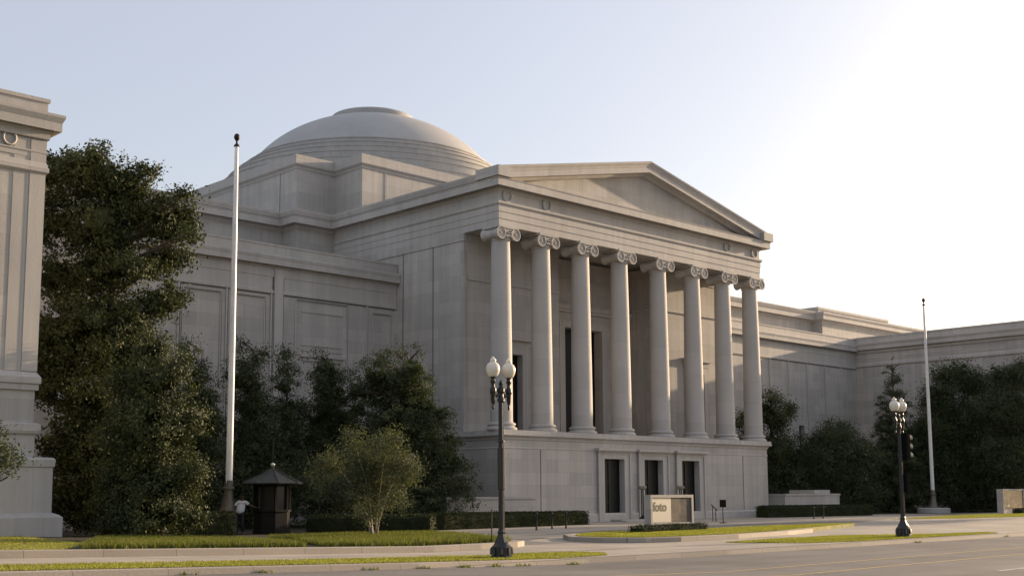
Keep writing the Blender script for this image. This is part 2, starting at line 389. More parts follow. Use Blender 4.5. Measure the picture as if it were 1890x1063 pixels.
# --- ground storey (base) of the portico with three entrances
BZ = 5.37
b0, b1 = 48.3, mir(48.3)
ent = [(c-.95, c+.95, .02, 3.85) for c in (57.85, 61.72, 65.62)]
base = MB(); wall_open(base, b0, b1, -.1, BZ-.05, 50.2, ent, .46)
base.quad((b0,68,-.1),(b0,50.2,-.1),(b0,50.2,BZ-.05),(b0,68,BZ-.05)); base.quad((b1,50.2,-.1),(b1,68,-.1),(b1,68,BZ-.05),(b1,50.2,BZ-.05))
bo = base.build('base_wall', M['wall'], mus)
trim = MB(); tp = [(b0,68.2),(b0,50.2),(b1,50.2),(b1,68.2)]
trim.sweep(tp, [(.002,4.30),(.03,4.32),(.03,4.40),(.002,4.42)])
trim.sweep(tp, [(.002,4.80),(.05,4.84),(.08,4.95),(.16,5.02),(.27,5.06),(.27,5.16),(.24,5.17),(.24,5.37),(-.4,5.37)])
trim.sweep(tp, [(.12,-.1),(.12,.42),(.07,.50),(.002,.52)])
trim.build('base_moulding', M['trim'], mus)
dk = MB(); dk.box(b0+.05, b1-.05, 50.3, 60, 4.9, BZ-.006); dk.build('porch_floor', M['trim'], mus)
for a, b_, c, d in ent:
    dd = MB(); y = 50.58; dd.box(a, b_, y, y+.08, c, d)
    w2 = (a+b_)/2
    for x in (a+.06, w2-.05, w2+.05, b_-.06): dd.box(x-.05, x+.05, y-.05, y, c, d)
    for z in (c+.2, 1.2, 2.45, d-.1): dd.box(a, b_, y-.04, y, z-.06, z+.06)
    do = dd.build('entrance_door', M['bronze'], mus)
    fr = MB()
    for x0, x1 in ((a-.55, a-.002), (b_+.002, b_+.55)):
        fr.box(x0, x1, 50.09, 50.198, .0, d+.42)
    fr.box(a-.002, b_+.002, 50.09, 50.198, d+.001, d+.42)
    fr.box(a-.62, a-.45, 50.02, 50.088, .0, d+.42); fr.box(b_+.45, b_+.62, 50.02, 50.088, .0, d+.42)
    fr.box(a-.45, b_+.45, 50.04, 50.088, d+.28, d+.42)
    fr.box(a-.70, b_+.70, 49.92, 50.198, d+.42, d+.50); fr.box(a-.82, b_+.82, 49.80, 50.198, d+.50, d+.64)
    fr.build('door_surround', M['trim'], do, loc=(0,0,0))

# --- columns
def column(x, first=None):
    if first is not None:
        c = copy_tree(first, mus); c.location.x = x - XC; return c
    sh = MB(); prof = []
    for i in range(15):
        t = i/14; prof.append((.665 - .115*(t**1.6), 5.86 + t*(16.50-5.86)))
    prof = [(.71,5.80),(.70,5.86)] + prof + [(.60,16.53),(.60,16.60),(.55,16.64)]
    sh.lathe([(r, z-50*0) for r, z in prof], (0,0,0), 40)
    col = sh.build('column', M['column'], mus, smooth=30, loc=(x-XC, .92, 0))
    ba = MB(); ba.lathe([(.90,BZ),(.92,5.44),(.90,5.52),(.82,5.56),(.77,5.60),(.77,5.64),(.83,5.67),(.84,5.73),(.80,5.79),(.70,5.82)], (0,0,0), 40)
    ba.build('column_base', M['trim'], col, smooth=50, loc=(0,0,0))
    ca = MB()
    ca.lathe([(.56,16.60),(.62,16.66),(.72,16.78),(.70,16.86)], (0,0,0), 32)                 # echinus
    for k in range(14):                                                                      # egg moulding
        a = 2*math.pi*k/14; ca.lathe([(.001,-.09),(.055,-.05),(.07,.0),(.05,.06),(.001,.08)], (.70*math.cos(a), .70*math.sin(a), 16.76), 6)
    ca.box(-.66,.66,-.68,.68,17.03,17.23)                                                   # channel block
    ca.box(-.80,.80,-.74,.74,17.23,17.37)                                                   # abacus
    for s in (-1, 1):
        cx, cz = s*.60, 16.90
        ca.lathe([(.0001,-.66),(.28,-.66),(.31,-.72),(.37,-.72),(.37,-.66),(.33,-.58),(.27,-.30),(.235,-.04),(.26,-.03),(.26,.03),(.235,.04),(.27,.30),(.33,.58),(.37,.66),(.37,.72),(.31,.72),(.28,.66),(.0001,.66)], (cx,0,cz), 24, 'Y')
        for f in (-1, 1):
            pts = []; rr = []
            for i in range(46):
                t = i/45; a = math.pi/2 - s*f*0 + s*2*math.pi*2.4*t; r_ = .275*(1-t)**.9 + .05
                pts.append((cx + r_*math.cos(a)*1, f*.68, cz + r_*math.sin(a))); rr.append(.034*(1-.5*t))
            ca.tube(pts, rr, 6); ca.lathe([(.06,-.03),(.06,.03)], (cx, f*.69, cz), 10, 'Y')
    for f in (-1, 1):
        ca.tube([(-.60,f*.715,17.255),(-.3,f*.715,17.22),(0,f*.715,17.205),(.3,f*.715,17.22),(.60,f*.715,17.255)], .034, 6)
        ca.tube([(-.36,f*.70,16.98),(-.15,f*.70,16.95),(0,f*.70,16.94),(.15,f*.70,16.95),(.36,f*.70,16.98)], .03, 6)
    ca.build('capital', M['trim'], col, smooth=40, loc=(0,0,0))
    return col
offs = [1.99, 5.74, 9.30, 12.70]
cx = [XC-o for o in offs[::-1]] + [XC+o for o in offs]
c0 = column(cx[0])
for x in cx[1:]: column(x, c0)

# --- porch walls and doors behind the columns
pw = MB()
fl = [(c-.9, c+.9, BZ, 10.3) for c in (XC-9.36, XC+9.36)]
wall_open(pw, PL+.25, XC-5.02, BZ-.2, 17.6, 53.5, [fl[0]], .5); wall_open(pw, XC+5.02, PR-.25, BZ-.2, 17.6, 53.5, [fl[1]], .5)
cd = (XC-1.9, XC+1.9, BZ, 12.95)
wall_open(pw, XC-5.02, XC+5.02, BZ-.2, 17.6, 56.0, [cd], .8)
pw.quad((XC-5.02,53.5,BZ-.2),(XC-5.02,56,BZ-.2),(XC-5.02,56,17.6),(XC-5.02,53.5,17.6)); pw.quad((XC+5.02,56,BZ-.2),(XC+5.02,53.5,BZ-.2),(XC+5.02,53.5,17.6),(XC+5.02,56,17.6))
pwo = pw.build('porch_wall', M['wall'], mus)
pm = MB()
for a, b_ in ((PL+.3, XC-5.02), (XC+5.02, PR-.3)):
    pm.box(a, b_, 53.42, 53.498, 14.55, 14.75); pm.box(a, b_, 53.46, 53.498, 16.9, 17.35)
pm.box(XC-5.0, XC+5.0, 55.8, 55.998, 14.0, 14.2); pm.box(XC-5.0, XC+5.0, 55.7, 55.998, 14.2, 14.5); pm.box(XC-5.0, XC+5.0, 55.92, 55.998, 13.3, 13.4); pm.box(XC-5.0, XC+5.0, 55.9, 55.998, 16.2, 16.35)
for s in (-1, 1):
    pm.box(XC+s*5.02-.03, XC+s*5.02+.03, 54.6, 55.2, BZ, 16.9) ; pm.box(XC+s*5.02-.08, XC+s*5.02+.08, 53.52, 55.7, 14.55, 14.72)
pm.build('porch_moulding', M['trim'], pwo, loc=(0,0,0))
for (a, b_, c, d), y, big in ((fl[0], 53.92, 0), (fl[1], 53.92, 0), (cd, 56.7, 1)):
    dd = MB(); dd.box(a, b_, y, y+.08, c, d); w2 = (a+b_)/2
    for x in ((a+.08, w2-.06, w2+.06, b_-.08)): dd.box(x-.06, x+.06, y-.05, y, c, d)
    for k in range(7 if big else 4): z = c + .15 + k*(d-c-.3)/(6 if big else 3); dd.box(a, b_, y-.04, y, z-.06, z+.06)
    do = dd.build('porch_door', M['bronze'], mus); fr = MB(); yy = 56.0 if big else 53.5
    for x0, x1 in ((a-.5, a-.002), (b_+.002, b_+.5)): fr.box(x0, x1, yy-.10, yy-.003, c, d+.5)
    fr.box(a-.002, b_+.002, yy-.10, yy-.003, d+.002, d+.5)
    if not big: fr.box(a-.78, b_+.78, yy-.34, yy-.003, d+.85, d+1.05); fr.box(a-.6, b_+.6, yy-.12, yy-.003, d+.5, d+.85)
    fr.build('door_surround', M['trim'], do, loc=(0,0,0))

# --- flank walls of the portico and upper gallery, one body below the main cornice
for s in (1, -1):
    fb = MB()
    X = lambda v: v if s == 1 else mir(v)
    a, b_ = sorted((X(PL+.03), X(PL+1.55)))
    fb.box(a, b_, 53.52, 68.4, BZ-.3, 17.36)
    for y0, y1 in ((53.5, 56.28), (56.36, 59.2)):
        a, b_ = sorted((X(PL+.002), X(PL+.2))); fb.box(a, b_, y0, y1, BZ, 16.88)
    a, b_ = sorted((X(PL-.05), X(PL+.2))); fb.box(a, b_, 53.44, 66.7, 16.90, 17.365)
    a, b_ = sorted((X(PL-.08), X(PL+.2))); fb.box(a, b_, 53.46, 66, BZ, 5.75)
    fb.build('flank_wall', M['wall'], mus)

# --- entablature of the portico
en = MB()
epath = [(PL,66.74),(PL,50.4),(PR,50.4),(PR,66.74)]
en.sweep(epath, [(-1.05,17.9),(-1.05,17.372),(0,17.372),(0,17.78),(.03,17.79),(.03,18.20),(.06,18.21),(.06,18.58),(.10,18.60),(.16,18.68),(.16,18.80),(.0,18.82),(.0,19.62)])
en.box(PL+.3, PR-.3, 50.8, 60, 17.88, 18.2)
eo = en.build('entablature', M['trim'], mus)
for x in (cx[0]+.05, cx[1], cx[6], cx[7]-.05):
    wr = MB(); pts = []
    for k in range(25):
        a = math.pi/2 + .35 + (2*math.pi-.7)*k/24; pts.append((x+.33*math.cos(a), 50.36, 19.20+.36*math.sin(a)))
    wr.tube(pts, [.05+.03*math.sin(math.pi*k/24)+.015*(k % 2) for k in range(25)], 7)
    wr.tube([(x-.12,50.36,18.87),(x+.16,50.36,18.92)], .03, 6); wr.tube([(x+.12,50.36,18.87),(x-.16,50.36,18.92)], .03, 6)
    wr.build('wreath', M['trim'], eo, smooth=60, loc=(0,0,0))

# --- main cornice right round portico and gallery, gallery walls behind
GL = 45.15
gpath = [(12,68.4),(GL,68.4),(GL,66.75),(PL,66.75),(PL,50.4),(PR,50.4),(PR,66.75),(mir(GL),66.75),(mir(GL),68.4),(mir(12),68.4)]
cn = MB()
cn.sweep(gpath, [(.004,19.40),(.06,19.46),(.10,19.54),(.12,19.60),(.13,19.80),(.50,19.80),(.50,19.60),(.60,19.60),(.60,20.00),(.62,20.02),(.64,20.09),(.62,20.10),(-.42,20.15)])
cn.build('main_cornice', M['trim'], mus)
# gutter moulding above the corona on flanks and galleries, broken by the pediment
prof = [(.66,20.11),(.70,20.22),(.76,20.36),(.78,20.48),(.72,20.50),(-.3,20.50)]
for gp in (gpath[:5], gpath[5:]):
    gm = MB(); gm.sweep(gp, prof); gm.build('gutter_moulding', M['trim'], mus)
gal = MB()
gal.prism([(12,68.41),(GL+.01,68.41),(GL+.01,66.76),(PL+.01,66.76),(mir(PL)-.01,66.76),(mir(GL)-.01,66.76),(mir(GL)-.01,68.41),(mir(12),68.41),(mir(12),92),(12,92)], 12, 20.44)
gal.prism([(PL+.01,51.2),(PR-.01,51.2),(PR-.01,66.9),(PL+.01,66.9)], 19.6, 20.42)
go = gal.build('gallery', M['wall'], mus)

# --- pediment
PZ = 19.98; AP = 22.93; hw = PR - XC + .60
pd = MB(); yt = 50.72
pd.add([(PL+.2,yt,19.9),(PR-.2,yt,19.9),(XC,yt,23.0)], [(0,1,2)])
pd.build('tympanum', M['wall'], mus)
def rake(name, s):
    """sloping cornice: profile (forward offset, height above the slope) carried from eave to apex"""
    prof = [(-.34,-.16),(-.10,-.16),(.0,-.06),(.02,.0),(.36,.05),(.36,.01),(.44,.01),(.44,.36),(.46,.38),(.50,.50),(.58,.62),(.60,.72),(.54,.75),(-.4,.75)]
    x0, x1 = XC - s*(hw+.02), XC + .22; z0, z1 = PZ+.02, AP
    mb = MB(); vs = []; n = len(prof)
    for o, h in prof:
        xe = x0
        vs.append((xe, 50.4-o, z0 + h)); 
    for o, h in prof: vs.append((x1, 50.4-o, z1 + h))
    mb.add(vs, [(k, n+k, n+k+1, k+1) for k in range(n-1)] + [tuple(range(n))])
    return mb.build(name, M['trim'], mus)
rake('raking_cornice', 1); rake('raking_cornice', -1)
for s in (1, -1):
    ac = MB()
    a, b_ = sorted((XC - s*(hw+.16), XC - s*(hw-1.0)))
    ac.prism([(a,49.62),(b_,49.62),(b_,51.6),(a,51.6)], 20.12, 20.72)
    ac.build('corner_block', M['trim'], mus)
rf = MB()
rf.add([(PL-.3,50.8,20.62),(XC,50.8,23.78),(XC,67.5,23.78),(PL-.3,67.5,20.62),(PR+.3,50.8,20.62),(PR+.3,67.5,20.62)], [(0,1,2,3),(1,4,5,2)])
rf.build('portico_roof', M['dome'], mus)

# --- attic cross below the dome
a1, a2 = 12.54, 15.7; CY = 80.37
q = [(-a1,-a2),(a1,-a2),(a1,-a1),(a2,-a1),(a2,a1),(a1,a1),(a1,a2),(-a1,a2),(-a1,a1),(-a2,a1),(-a2,-a1),(-a1,-a1)]
cross = [(XC+x, CY+y) for x, y in q]
at = MB(); at.prism(cross, 20.0, 24.72)
ao = at.build('attic', M['wall'], mus)
am = MB()
am.sweep(cross, [(.003,23.78),(.05,23.82),(.08,23.95),(.20,24.05),(.24,24.10),(.24,24.34),(.20,24.36),(.20,24.76),(-.5,24.76)], True)
am.sweep(cross, [(.003,20.3),(.10,20.3),(.10,21.0),(.003,21.06)], True)
for x in (XC-a1+2.0, XC+a1-2.0): am.box(x-.03, x+.03, CY-a2-.03, CY-a2-.003, 21.0, 23.8)
am.build('attic_coping', M['trim'], ao, loc=(0,0,0))

# --- dome
DX, DY = 61.79, 80.15
dm = MB(); key = []
for k in range(25):
    r = 10.0 - 6.6*k/24; key.append((r, 24.94 + 8.49*math.sqrt(1-(r/11.36)**2)))
dm.lathe(key, (DX,DY,0), 128)
do = dm.build('dome', M['dome'], mus, smooth=40)
stp = MB()
lv = [(13.6,24.7),(13.6,25.3),(13.1,25.3),(13.1,26.05),(12.6,26.05),(12.6,26.8),(12.05,26.8),(12.05,27.42),(11.42,27.42),(11.42,28.0),(10.78,28.0),(10.78,28.52),(10.14,28.52),(10.14,29.0),(9.9,29.06)]
lv2 = [lv[0]]
for (ra, za), (rb, zb) in zip(lv[:-1], lv[1:]):
    if abs(ra-rb) < 1e-6 and zb-za > .4: lv2 += [(ra, zb-.10), (ra+.05, zb-.08), (ra+.05, zb-.01)]
    else: lv2.append((rb, zb))
stp.lathe(lv2, (DX,DY,0), 128); stp.build('dome_step', M['step'], do, smooth=30, loc=(0,0,0))
oc = MB(); oc.lathe([(3.70,32.80),(3.70,33.06),(3.58,33.10),(3.60,33.40),(3.46,33.54),(2.4,33.70),(1.2,33.78),(.0001,33.80)], (DX,DY,0), 64)
oc.build('oculus_ring', M['dome'], do, smooth=35, loc=(0,0,0))

# grimy open joints between the wall blocks
for x in (51.33, mir(51.33)): jn = MB(); jn.box(x-.03, x+.03, 50.194, 50.199, .55, 4.3); jn.build('wall_joint', M['joint'], bo, loc=(0,0,0))
for x0 in (PL-.004, PR-.002):
    for y0 in (56.285, 59.2): jn = MB(); jn.box(x0, x0+.006, y0, y0+.065, BZ+.4, 17.36); jn.build('wall_joint', M['joint'], mus)
for x in (XC-a1+2.05, XC+a1-2.05): jn = MB(); jn.box(x-.03, x+.03, CY-a2-.006, CY-a2-.003, 21.06, 23.8); jn.build('attic_joint', M['joint'], ao, loc=(0,0,0))
jn = MB(); jn.box(XC-a2-.006, XC-a2-.003, CY-a1+1.97, CY-a1+2.03, 21.06, 23.8); jn.build('attic_joint', M['joint'], ao, loc=(0,0,0))

# --- wings either side of the portico
WY = 59.95
PVX, PVY = 18.3, 43.6                         # inner corner of the end pavilions
wing_prof = [(.002,13.42),(.05,13.44),(.05,13.60),(.002,13.64),(.0,14.4),(.03,14.42),(.03,14.90),(.08,14.95),(.09,15.20),(.36,15.20),(.36,15.06),(.42,15.06),(.42,15.36),(.44,15.42),(.47,15.56),(.45,15.66),(.10,15.70),(.10,16.22),(.14,16.24),(.14,16.34),(-.5,16.34)]
for s in (1, -1):
    X = (lambda v: v) if s == 1 else mir
    wg = MB(); xa, xb = sorted((X(PVX+.02), X(PL+.0)))
    ops = [] if s == 1 else [(94.5,95.4,5.2,7.7)]
    wall_open(wg, xa, xb, -.1, 16.3, WY, ops, .5)
    wg.quad((xa,WY-.05,16.30),(xb,WY-.05,16.30),(xb,68.6,16.30),(xa,68.6,16.30))
    wo = wg.build('wing', M['wall'], mus)
    cr = MB(); pth = [(X(PVX),WY),(X(PL),WY)] if s == 1 else [(X(PL),WY),(X(PVX),WY)]
    cr.sweep(pth, wing_prof)
    # pilaster strips and panel mouldings of the wall
    strips = (21.0, 27.0, 32.9, 35.9, 38.86, 45.85) if s == 1 else (mir(90.05), mir(93.04), mir(96.05), mir(99.1), mir(102.0), mir(87))
    for v in strips:
        x = X(v); cr.box(x-.05, x+.05, WY-.09, WY-.003, .5, 13.4)
        cr.box(x+.12, x+.16, WY-.05, WY-.003, .5, 13.4)
    if s == 1:
        for v in (39.35,): cr.box(v-.3, v+.3, WY-.12, WY-.003, .3, 14.9)
        for x0, x1, z0, z1 in ((40.6,44.3,8.9,13.2),(46.3,47.7,8.9,12.95),(36.3,38.4,8,13.1),(33.2,35.5,8,13.1)):
            cr.box(x0-.07,x0,WY-.06,WY-.003,z0,z1); cr.box(x1,x1+.07,WY-.06,WY-.003,z0,z1); cr.box(x0-.07,x1+.07,WY-.07,WY-.003,z1,z1+.08)
        cr.box(41.0,44.0,WY-.05,WY-.003,10.55,10.62); cr.box(41.0,44.0,WY-.05,WY-.003,10.25,10.3); cr.box(41.0,44.0,WY-.05,WY-.003,12.55,12.6)
        cr.box(40.9,44.1,WY-.22,WY-.003,9.85,10.02); cr.box(41.1,43.9,WY-.10,WY-.003,9.62,9.84)
    jn = MB(); jn.box(min(xa,xb)+.1, max(xa,xb)-.1, WY-.053, WY-.045, 13.36, 13.418)
    for v in strips: x = X(v); jn.box(x+.052, x+.118, WY-.02, WY-.004, .6, 13.35)
    if s == 1:
        for v in (38.99, 39.71): jn.box(v-.03, v+.03, WY-.024, WY-.004, .6, 14.9)
        for x0, x1, z1 in ((40.6,44.3,13.2),(46.3,47.7,12.95),(36.3,38.4,13.1),(33.2,35.5,13.1)):
            jn.box(x1+.072, x1+.12, WY-.03, WY-.004, 8.9, z1); jn.box(x0, x1+.07, WY-.075, WY-.071, z1+.02, z1+.06)
    jn.build('wall_joint', M['joint'], wo, loc=(0,0,0))
    cr.box(min(xa,xb), max(xa,xb), WY-.2, WY-.003, -.1, 1.0)
    cr.build('wing_moulding', M['trim'], wo, loc=(0,0,0))
    if s == -1:
        wd = MB(); wd.box(94.5,95.4,WY+.42,WY+.48,5.2,7.7); wd.box(94.93,94.97,WY+.36,WY+.419,5.2,7.7); wd.build('window', M['glassdark'], mus)

# --- end pavilions
def pavilion(s):
    X = (lambda v: v) if s == 1 else mir
    far = X(-14.0); near = X(PVX)
    if s == 1: path = [(far,PVY),(near,PVY),(near,WY+.2)]
    else: path = [(near,WY+.2),(near,PVY),(far,PVY)]
    pv = MB(); xa, xb = sorted((far, near))
    pv.prism([(xa,PVY),(xb,PVY),(xb,WY+9),(xa,WY+9)], -.1, 16.25)
    po = pv.build('pavilion', M['wall'], mus)
    c = MB()
    c.sweep(path, [(.002,13.50),(.06,13.55),(.13,13.62),(.13,13.78),(.10,13.80),(.05,13.98),(.002,14.0)])
    c.sweep(path, [(.002,14.12),(.03,14.14),(.03,14.30),(.06,14.34),(.06,14.40),(.002,14.42)])
    c.sweep(path, [(.10,14.86),(.12,14.9),(.12,15.08),(.20,15.16),(.22,15.34),(.38,15.34),(.38,15.18),(.43,15.18),(.43,15.50),(.45,15.54),(.52,15.70),(.52,15.80),(.10,15.86),(.03,15.88),(.03,16.28),(.09,16.30),(.09,16.44),(-.6,16.44)])
    # corner pilasters, stepped
    def bx(x0, x1, y0, y1, z0, z1):
        a, b_ = sorted((X(x0), X(x1))); c.box(a, b_, y0, y1, z0, z1)
    bx(PVX-.55, PVX+.035, PVY-.045, PVY-.003, 6.2, 14.82)
    bx(PVX-1.15, PVX-.56, PVY-.02, PVY-.003, 6.2, 14.82)
    bx(PVX-4.4, PVX-3.8, PVY-.018, PVY-.003, 6.2, 13.5)
    for k in range(5): bx(PVX+.003, PVX+.07, PVY+.6+k*3.2, PVY+1.0+k*3.2, 6.2, 13.5)
    c.sweep(path, [(.002,5.5),(.10,5.52),(.10,5.72),(.16,5.76),(.16,5.98),(.08,6.1),(.002,6.2)])
    c.sweep(path, [(.06,4.0),(.06,3.9),(.16,3.95),(.2,4.05),(.2,4.28),(.06,4.34)])
    c.sweep(path, [(.05,3.0),(.05,4.0)])
    c.sweep(path, [(.86,-.1),(.86,.95),(.74,1.05),(.56,1.12),(.55,2.72),(.60,2.76),(.62,3.0),(.55,3.08),(.05,3.12)])
    c.build('pavilion_moulding', M['trim'], po, loc=(0,0,0))
    for k in range(3):
        x = X(PVX-1.35-k*3.6); wr = MB(); pts = []
        for i in range(25):
            a = math.pi/2 + .3 + (2*math.pi-.6)*i/24; pts.append((x+.23*math.cos(a), PVY-.05, 14.70 + .25*math.sin(a)))
        wr.tube(pts, .045, 6); wr.build('wreath', M['trim'], po, smooth=60, loc=(0,0,0))
    ub = MB()
    ux0, ux1 = sorted((X(10.5), X(-14)))
    return po
pavilion(1); pavilion(-1)
# raised block at the far end of the right gallery
ub = MB(); ub.prism([(111.0,67.2),(140,67.2),(140,84),(111.0,84)], 15.9, 20.38)
ub.prism([(112.6,68.6),(127.5,68.6),(127.5,84),(112.6,84)], 20.2, 21.3)
uo = ub.build('gallery_block', M['wall'], mus)
um = MB(); um.sweep([(111.0,72),(111.0,67.2),(140,67.2)], [(.004,19.40),(.06,19.46),(.12,19.60),(.40,19.64),(.46,19.64),(.46,20.0),(.56,20.2),(.58,20.42),(-.4,20.42)])
um.sweep([(112.6,84),(112.6,68.6),(127.5,68.6),(127.5,84)], [(.004,21.05),(.06,21.08),(.06,21.34),(-.4,21.34)])
um.build('block_coping', M['trim'], uo, loc=(0,0,0))

# ------------------------------------------------------------------ low walls beside the portico
def low_wall(name, label, pts, top, cap=.06, block=None):
    b = MB(); b.prism(pts, -.05, top-.14); o = b.build(name, M['lowwall']); tag(o, label, 'wall', 'low planter walls beside the portico')
    c = MB(); n = len(pts); gx = sum(p[0] for p in pts)/n; gy = sum(p[1] for p in pts)/n
    c.prism([(x + math.copysign(cap, x-gx), y + math.copysign(cap, y-gy)) for x, y in pts], top-.139, top)
    if block: c.box(*block)
    k = c.build('coping', M['lowwall'], o, loc=(0,0,0)); return o
low_wall('planter_wall', 'low stone planter wall beside the small leafy tree', [(42.6,48.6),(49.3,48.6),(49.3,50.0),(42.6,50.0)], 1.56)
low_wall('planter_wall', 'low stone planter wall with a raised block behind the far hedge', [(76.3,49.8),(83.8,49.8),(83.8,52.6),(76.3,52.6)], 1.62, block=(80.6,82.8,50.0,52.2,1.62,1.9))

# ------------------------------------------------------------------ street lamps
def lamp_post(loc):
    t = empty('street_lamp', loc, 'x', 'street lamp', 'twin globe street lamps along the kerb')
    b = MB()
    oct_ = math.pi/8
    b.lathe([(.30,0),(.30,.10),(.275,.13),(.275,.33),(.24,.37),(.21,.40),(.19,.46),(.14,.54),(.11,.62),(.10,.66),(.125,.69),(.10,.73),(.08,.78)], loc, 8, a0=oct_)
    for k in range(8):
        a = k*math.pi/4; b.lathe([(.045,.13),(.04,.27),(.0001,.33)], (loc[0]+.265*math.cos(a), loc[1]+.265*math.sin(a), loc[2]), 6)
    b.build('lamp_base', M['iron'], t, smooth=35)
    p = MB(); n = 32
    vs = []; zs = [.74, 1.6, 2.6, 3.4, 4.08]
    for z in zs:
        for k in range(n):
            a = 2*math.pi*k/n; r = (.084 - .005*(z-.74))*(1.0 if k % 2 else .90); vs.append((loc[0]+r*math.cos(a), loc[1]+r*math.sin(a), z))
    p.add(vs, [(j*n+k, j*n+(k+1) % n, (j+1)*n+(k+1) % n, (j+1)*n+k) for j in range(len(zs)-1) for k in range(n)])
    p.lathe([(.07,3.0),(.09,3.02),(.09,3.06),(.07,3.08)], loc, 16); p.lathe([(.07,4.05),(.10,4.09),(.10,4.14),(.075,4.2),(.07,4.28),(.10,4.34),(.10,4.42),(.05,4.5),(.065,4.55),(.04,4.61),(.0001,4.66)], loc, 16)
    p.build('pole', M['iron'], t)
    a = MB()
    for s in (-1, 1):
        x = loc[0] + s*.285
        a.tube([(loc[0]+s*.05,loc[1],4.30),(loc[0]+s*.15,loc[1],4.22),(x,loc[1],4.28)], [.045,.04,.045], 8)
        a.tube([(loc[0]+s*.08,loc[1],4.36),(x,loc[1],4.42)], .025, 6)
        a.lathe([(.0001,3.86),(.03,3.88),(.035,3.95),(.02,3.99),(.045,4.04),(.06,4.12),(.06,4.26),(.085,4.30),(.085,4.40),(.05,4.46),(.045,4.54),(.075,4.60),(.05,4.66),(.06,4.70),(.12,4.76),(.12,4.80)], (x,loc[1],0), 14)
    a.build('arm', M['iron'], t, smooth=40)
    for s in (-1, 1):
        g = MB(); x = loc[0] + s*.285
        g.lathe([(.10,4.80),(.135,4.84),(.172,4.92),(.185,4.99),(.18,5.06),(.15,5.13),(.10,5.17),(.075,5.19),(.08,5.215),(.085,5.24),(.06,5.275),(.035,5.30),(.02,5.33),(.0001,5.335)], (x,loc[1],-.08), 20)
        g.build('globe', M['lamp'], t, smooth=60)
    return t
LL, LR = (22.0, 22.95, 0), (42.75, 22.75, 0)
l1 = lamp_post(LL); l1['label'] = 'twin globe street lamp with a dark wrapped sleeve, before the small leafy tree'
sl_ = MB(); sl_.lathe([(.08,1.78),(.10,1.80),(.10,2.86),(.08,2.88)], LL, 10); sl_.build('sleeve', M['iron'], l1)
l2 = copy_tree(l1)
l2.location = LR; l2['label'] = 'twin globe street lamp carrying a traffic signal, near the far flagpole'
for ch in list(l2.children):
    if ch.name.startswith('sleeve'): bpy.data.objects.remove(ch)
# traffic signal and pedestrian signal on the far lamp
ts = empty('traffic_signal', (LR[0]+.30, LR[1]-.05, 3.0), 'dark three lens traffic signal hung on the far lamp post', 'traffic signal')
b = MB(); x, y = LR[0]+.30, LR[1]-.05
b.box(x-.13,x+.13,y-.16,y+.16,2.88,3.90); b.box(LR[0]+.06,x-.129,y-.03,y+.03,3.72,3.78); b.box(LR[0]+.06,x-.129,y-.03,y+.03,3.0,3.06)
b.build('housing', M['signal'], ts)
for k in range(3):
    z = 3.06 + k*.33
    v = MB(); n = 14; vs = []
    for o in (0, .26):
        for i in range(n+1):
            a = -.5 + (math.pi+1.0)*i/n; vs.append((x+.13+o, y+.135*math.cos(a), z+.135*math.sin(a)))
    v.add(vs, [(i, i+1, n+2+i, n+1+i) for i in range(n)])
    vo = v.build('visor', M['visor'], ts)
    le = MB(); le.lathe([(.0001,.05),(.07,.04),(.11,.0)], (x+.131, y, z), 16, 'X'); le.build('lens', simple('dull_signal_lens', (.02,.022,.02), .9, spec=0.0), ts, smooth=50)
ps = empty('pedestrian_signal', (LR[0]+.2, LR[1]-.05, 2.0), 'two small dark pedestrian signal boxes on the far lamp post', 'pedestrian signal')
b = MB(); b.box(LR[0]+.10,LR[0]+.42,LR[1]-.18,LR[1]+.12,2.02,2.36); b.box(LR[0]+.11,LR[0]+.52,LR[1]-.18,LR[1]+.12,1.66,1.98)
b.box(LR[0]+.05,LR[0]+.11,LR[1]-.04,LR[1]+.04,1.9,2.1); b.build('housing', M['signal'], ps)
b = MB(); b.box(LR[0]+.42,LR[0]+.50,LR[1]-.18,LR[1]+.12,2.33,2.36); b.build('visor', M['signal'], ps)
b = MB(); b.box(LR[0]+.52,LR[0]+.60,LR[1]-.18,LR[1]+.12,1.95,1.98); b.build('visor', M['signal'], ps)

# ------------------------------------------------------------------ flagpoles
def flagpole(loc, z0, label, ped):
    t = empty('flagpole', loc, label, 'flagpole', 'tall white flagpoles before the museum')
    b = MB(); b.lathe([(.155,z0+1.0),(.15,z0+3),(.14,z0+8),(.115,z0+13),(.085,z0+16.6)], loc, 20); b.build('pole', M['polewhite'], t, smooth=40)
    b = MB(); b.lathe([(.44,z0-1.1),(.44,z0),(.40,z0+.03),(.30,z0+.3),(.235,z0+.65),(.20,z0+.95),(.20,z0+.99),(.27,z0+1.02),(.27,z0+1.10),(.20,z0+1.14),(.19,z0+1.4),(.155,z0+1.42)], loc, 20); b.build('pole_base', M['polebase'], t, smooth=40)
    b = MB(); b.lathe([(.085,z0+16.6),(.13,z0+16.62),(.13,z0+16.68),(.05,z0+16.76),(.04,z0+16.88),(.08,z0+16.92),(.135,z0+17.02),(.135,z0+17.10),(.09,z0+17.20),(.0001,z0+17.25)], loc, 16); b.build('finial', M['bronze'], t, smooth=50)
    b = MB(); b.tube([(loc[0]-.22,loc[1]-.15,z0+1.3),(loc[0]-.17,loc[1]-.11,z0+9),(loc[0]-.11,loc[1]-.08,z0+16.6)], .012, 5); b.build('halyard', M['polewhite'], t)
    if ped:
        b = MB(); b.lathe([(1.3,-.02),(1.3,.36),(1.22,.42),(.7,.43)], loc, 24); b.build('plinth', M['lowwall'], t, smooth=30)
    return t
flagpole((28.8,47.5,0), .95, 'tall white flagpole rising before the left trees, ball on top', False)
flagpole((94.2,47.4,0), .45, 'slender white flagpole on round stone plinth by the far dark trees', True)

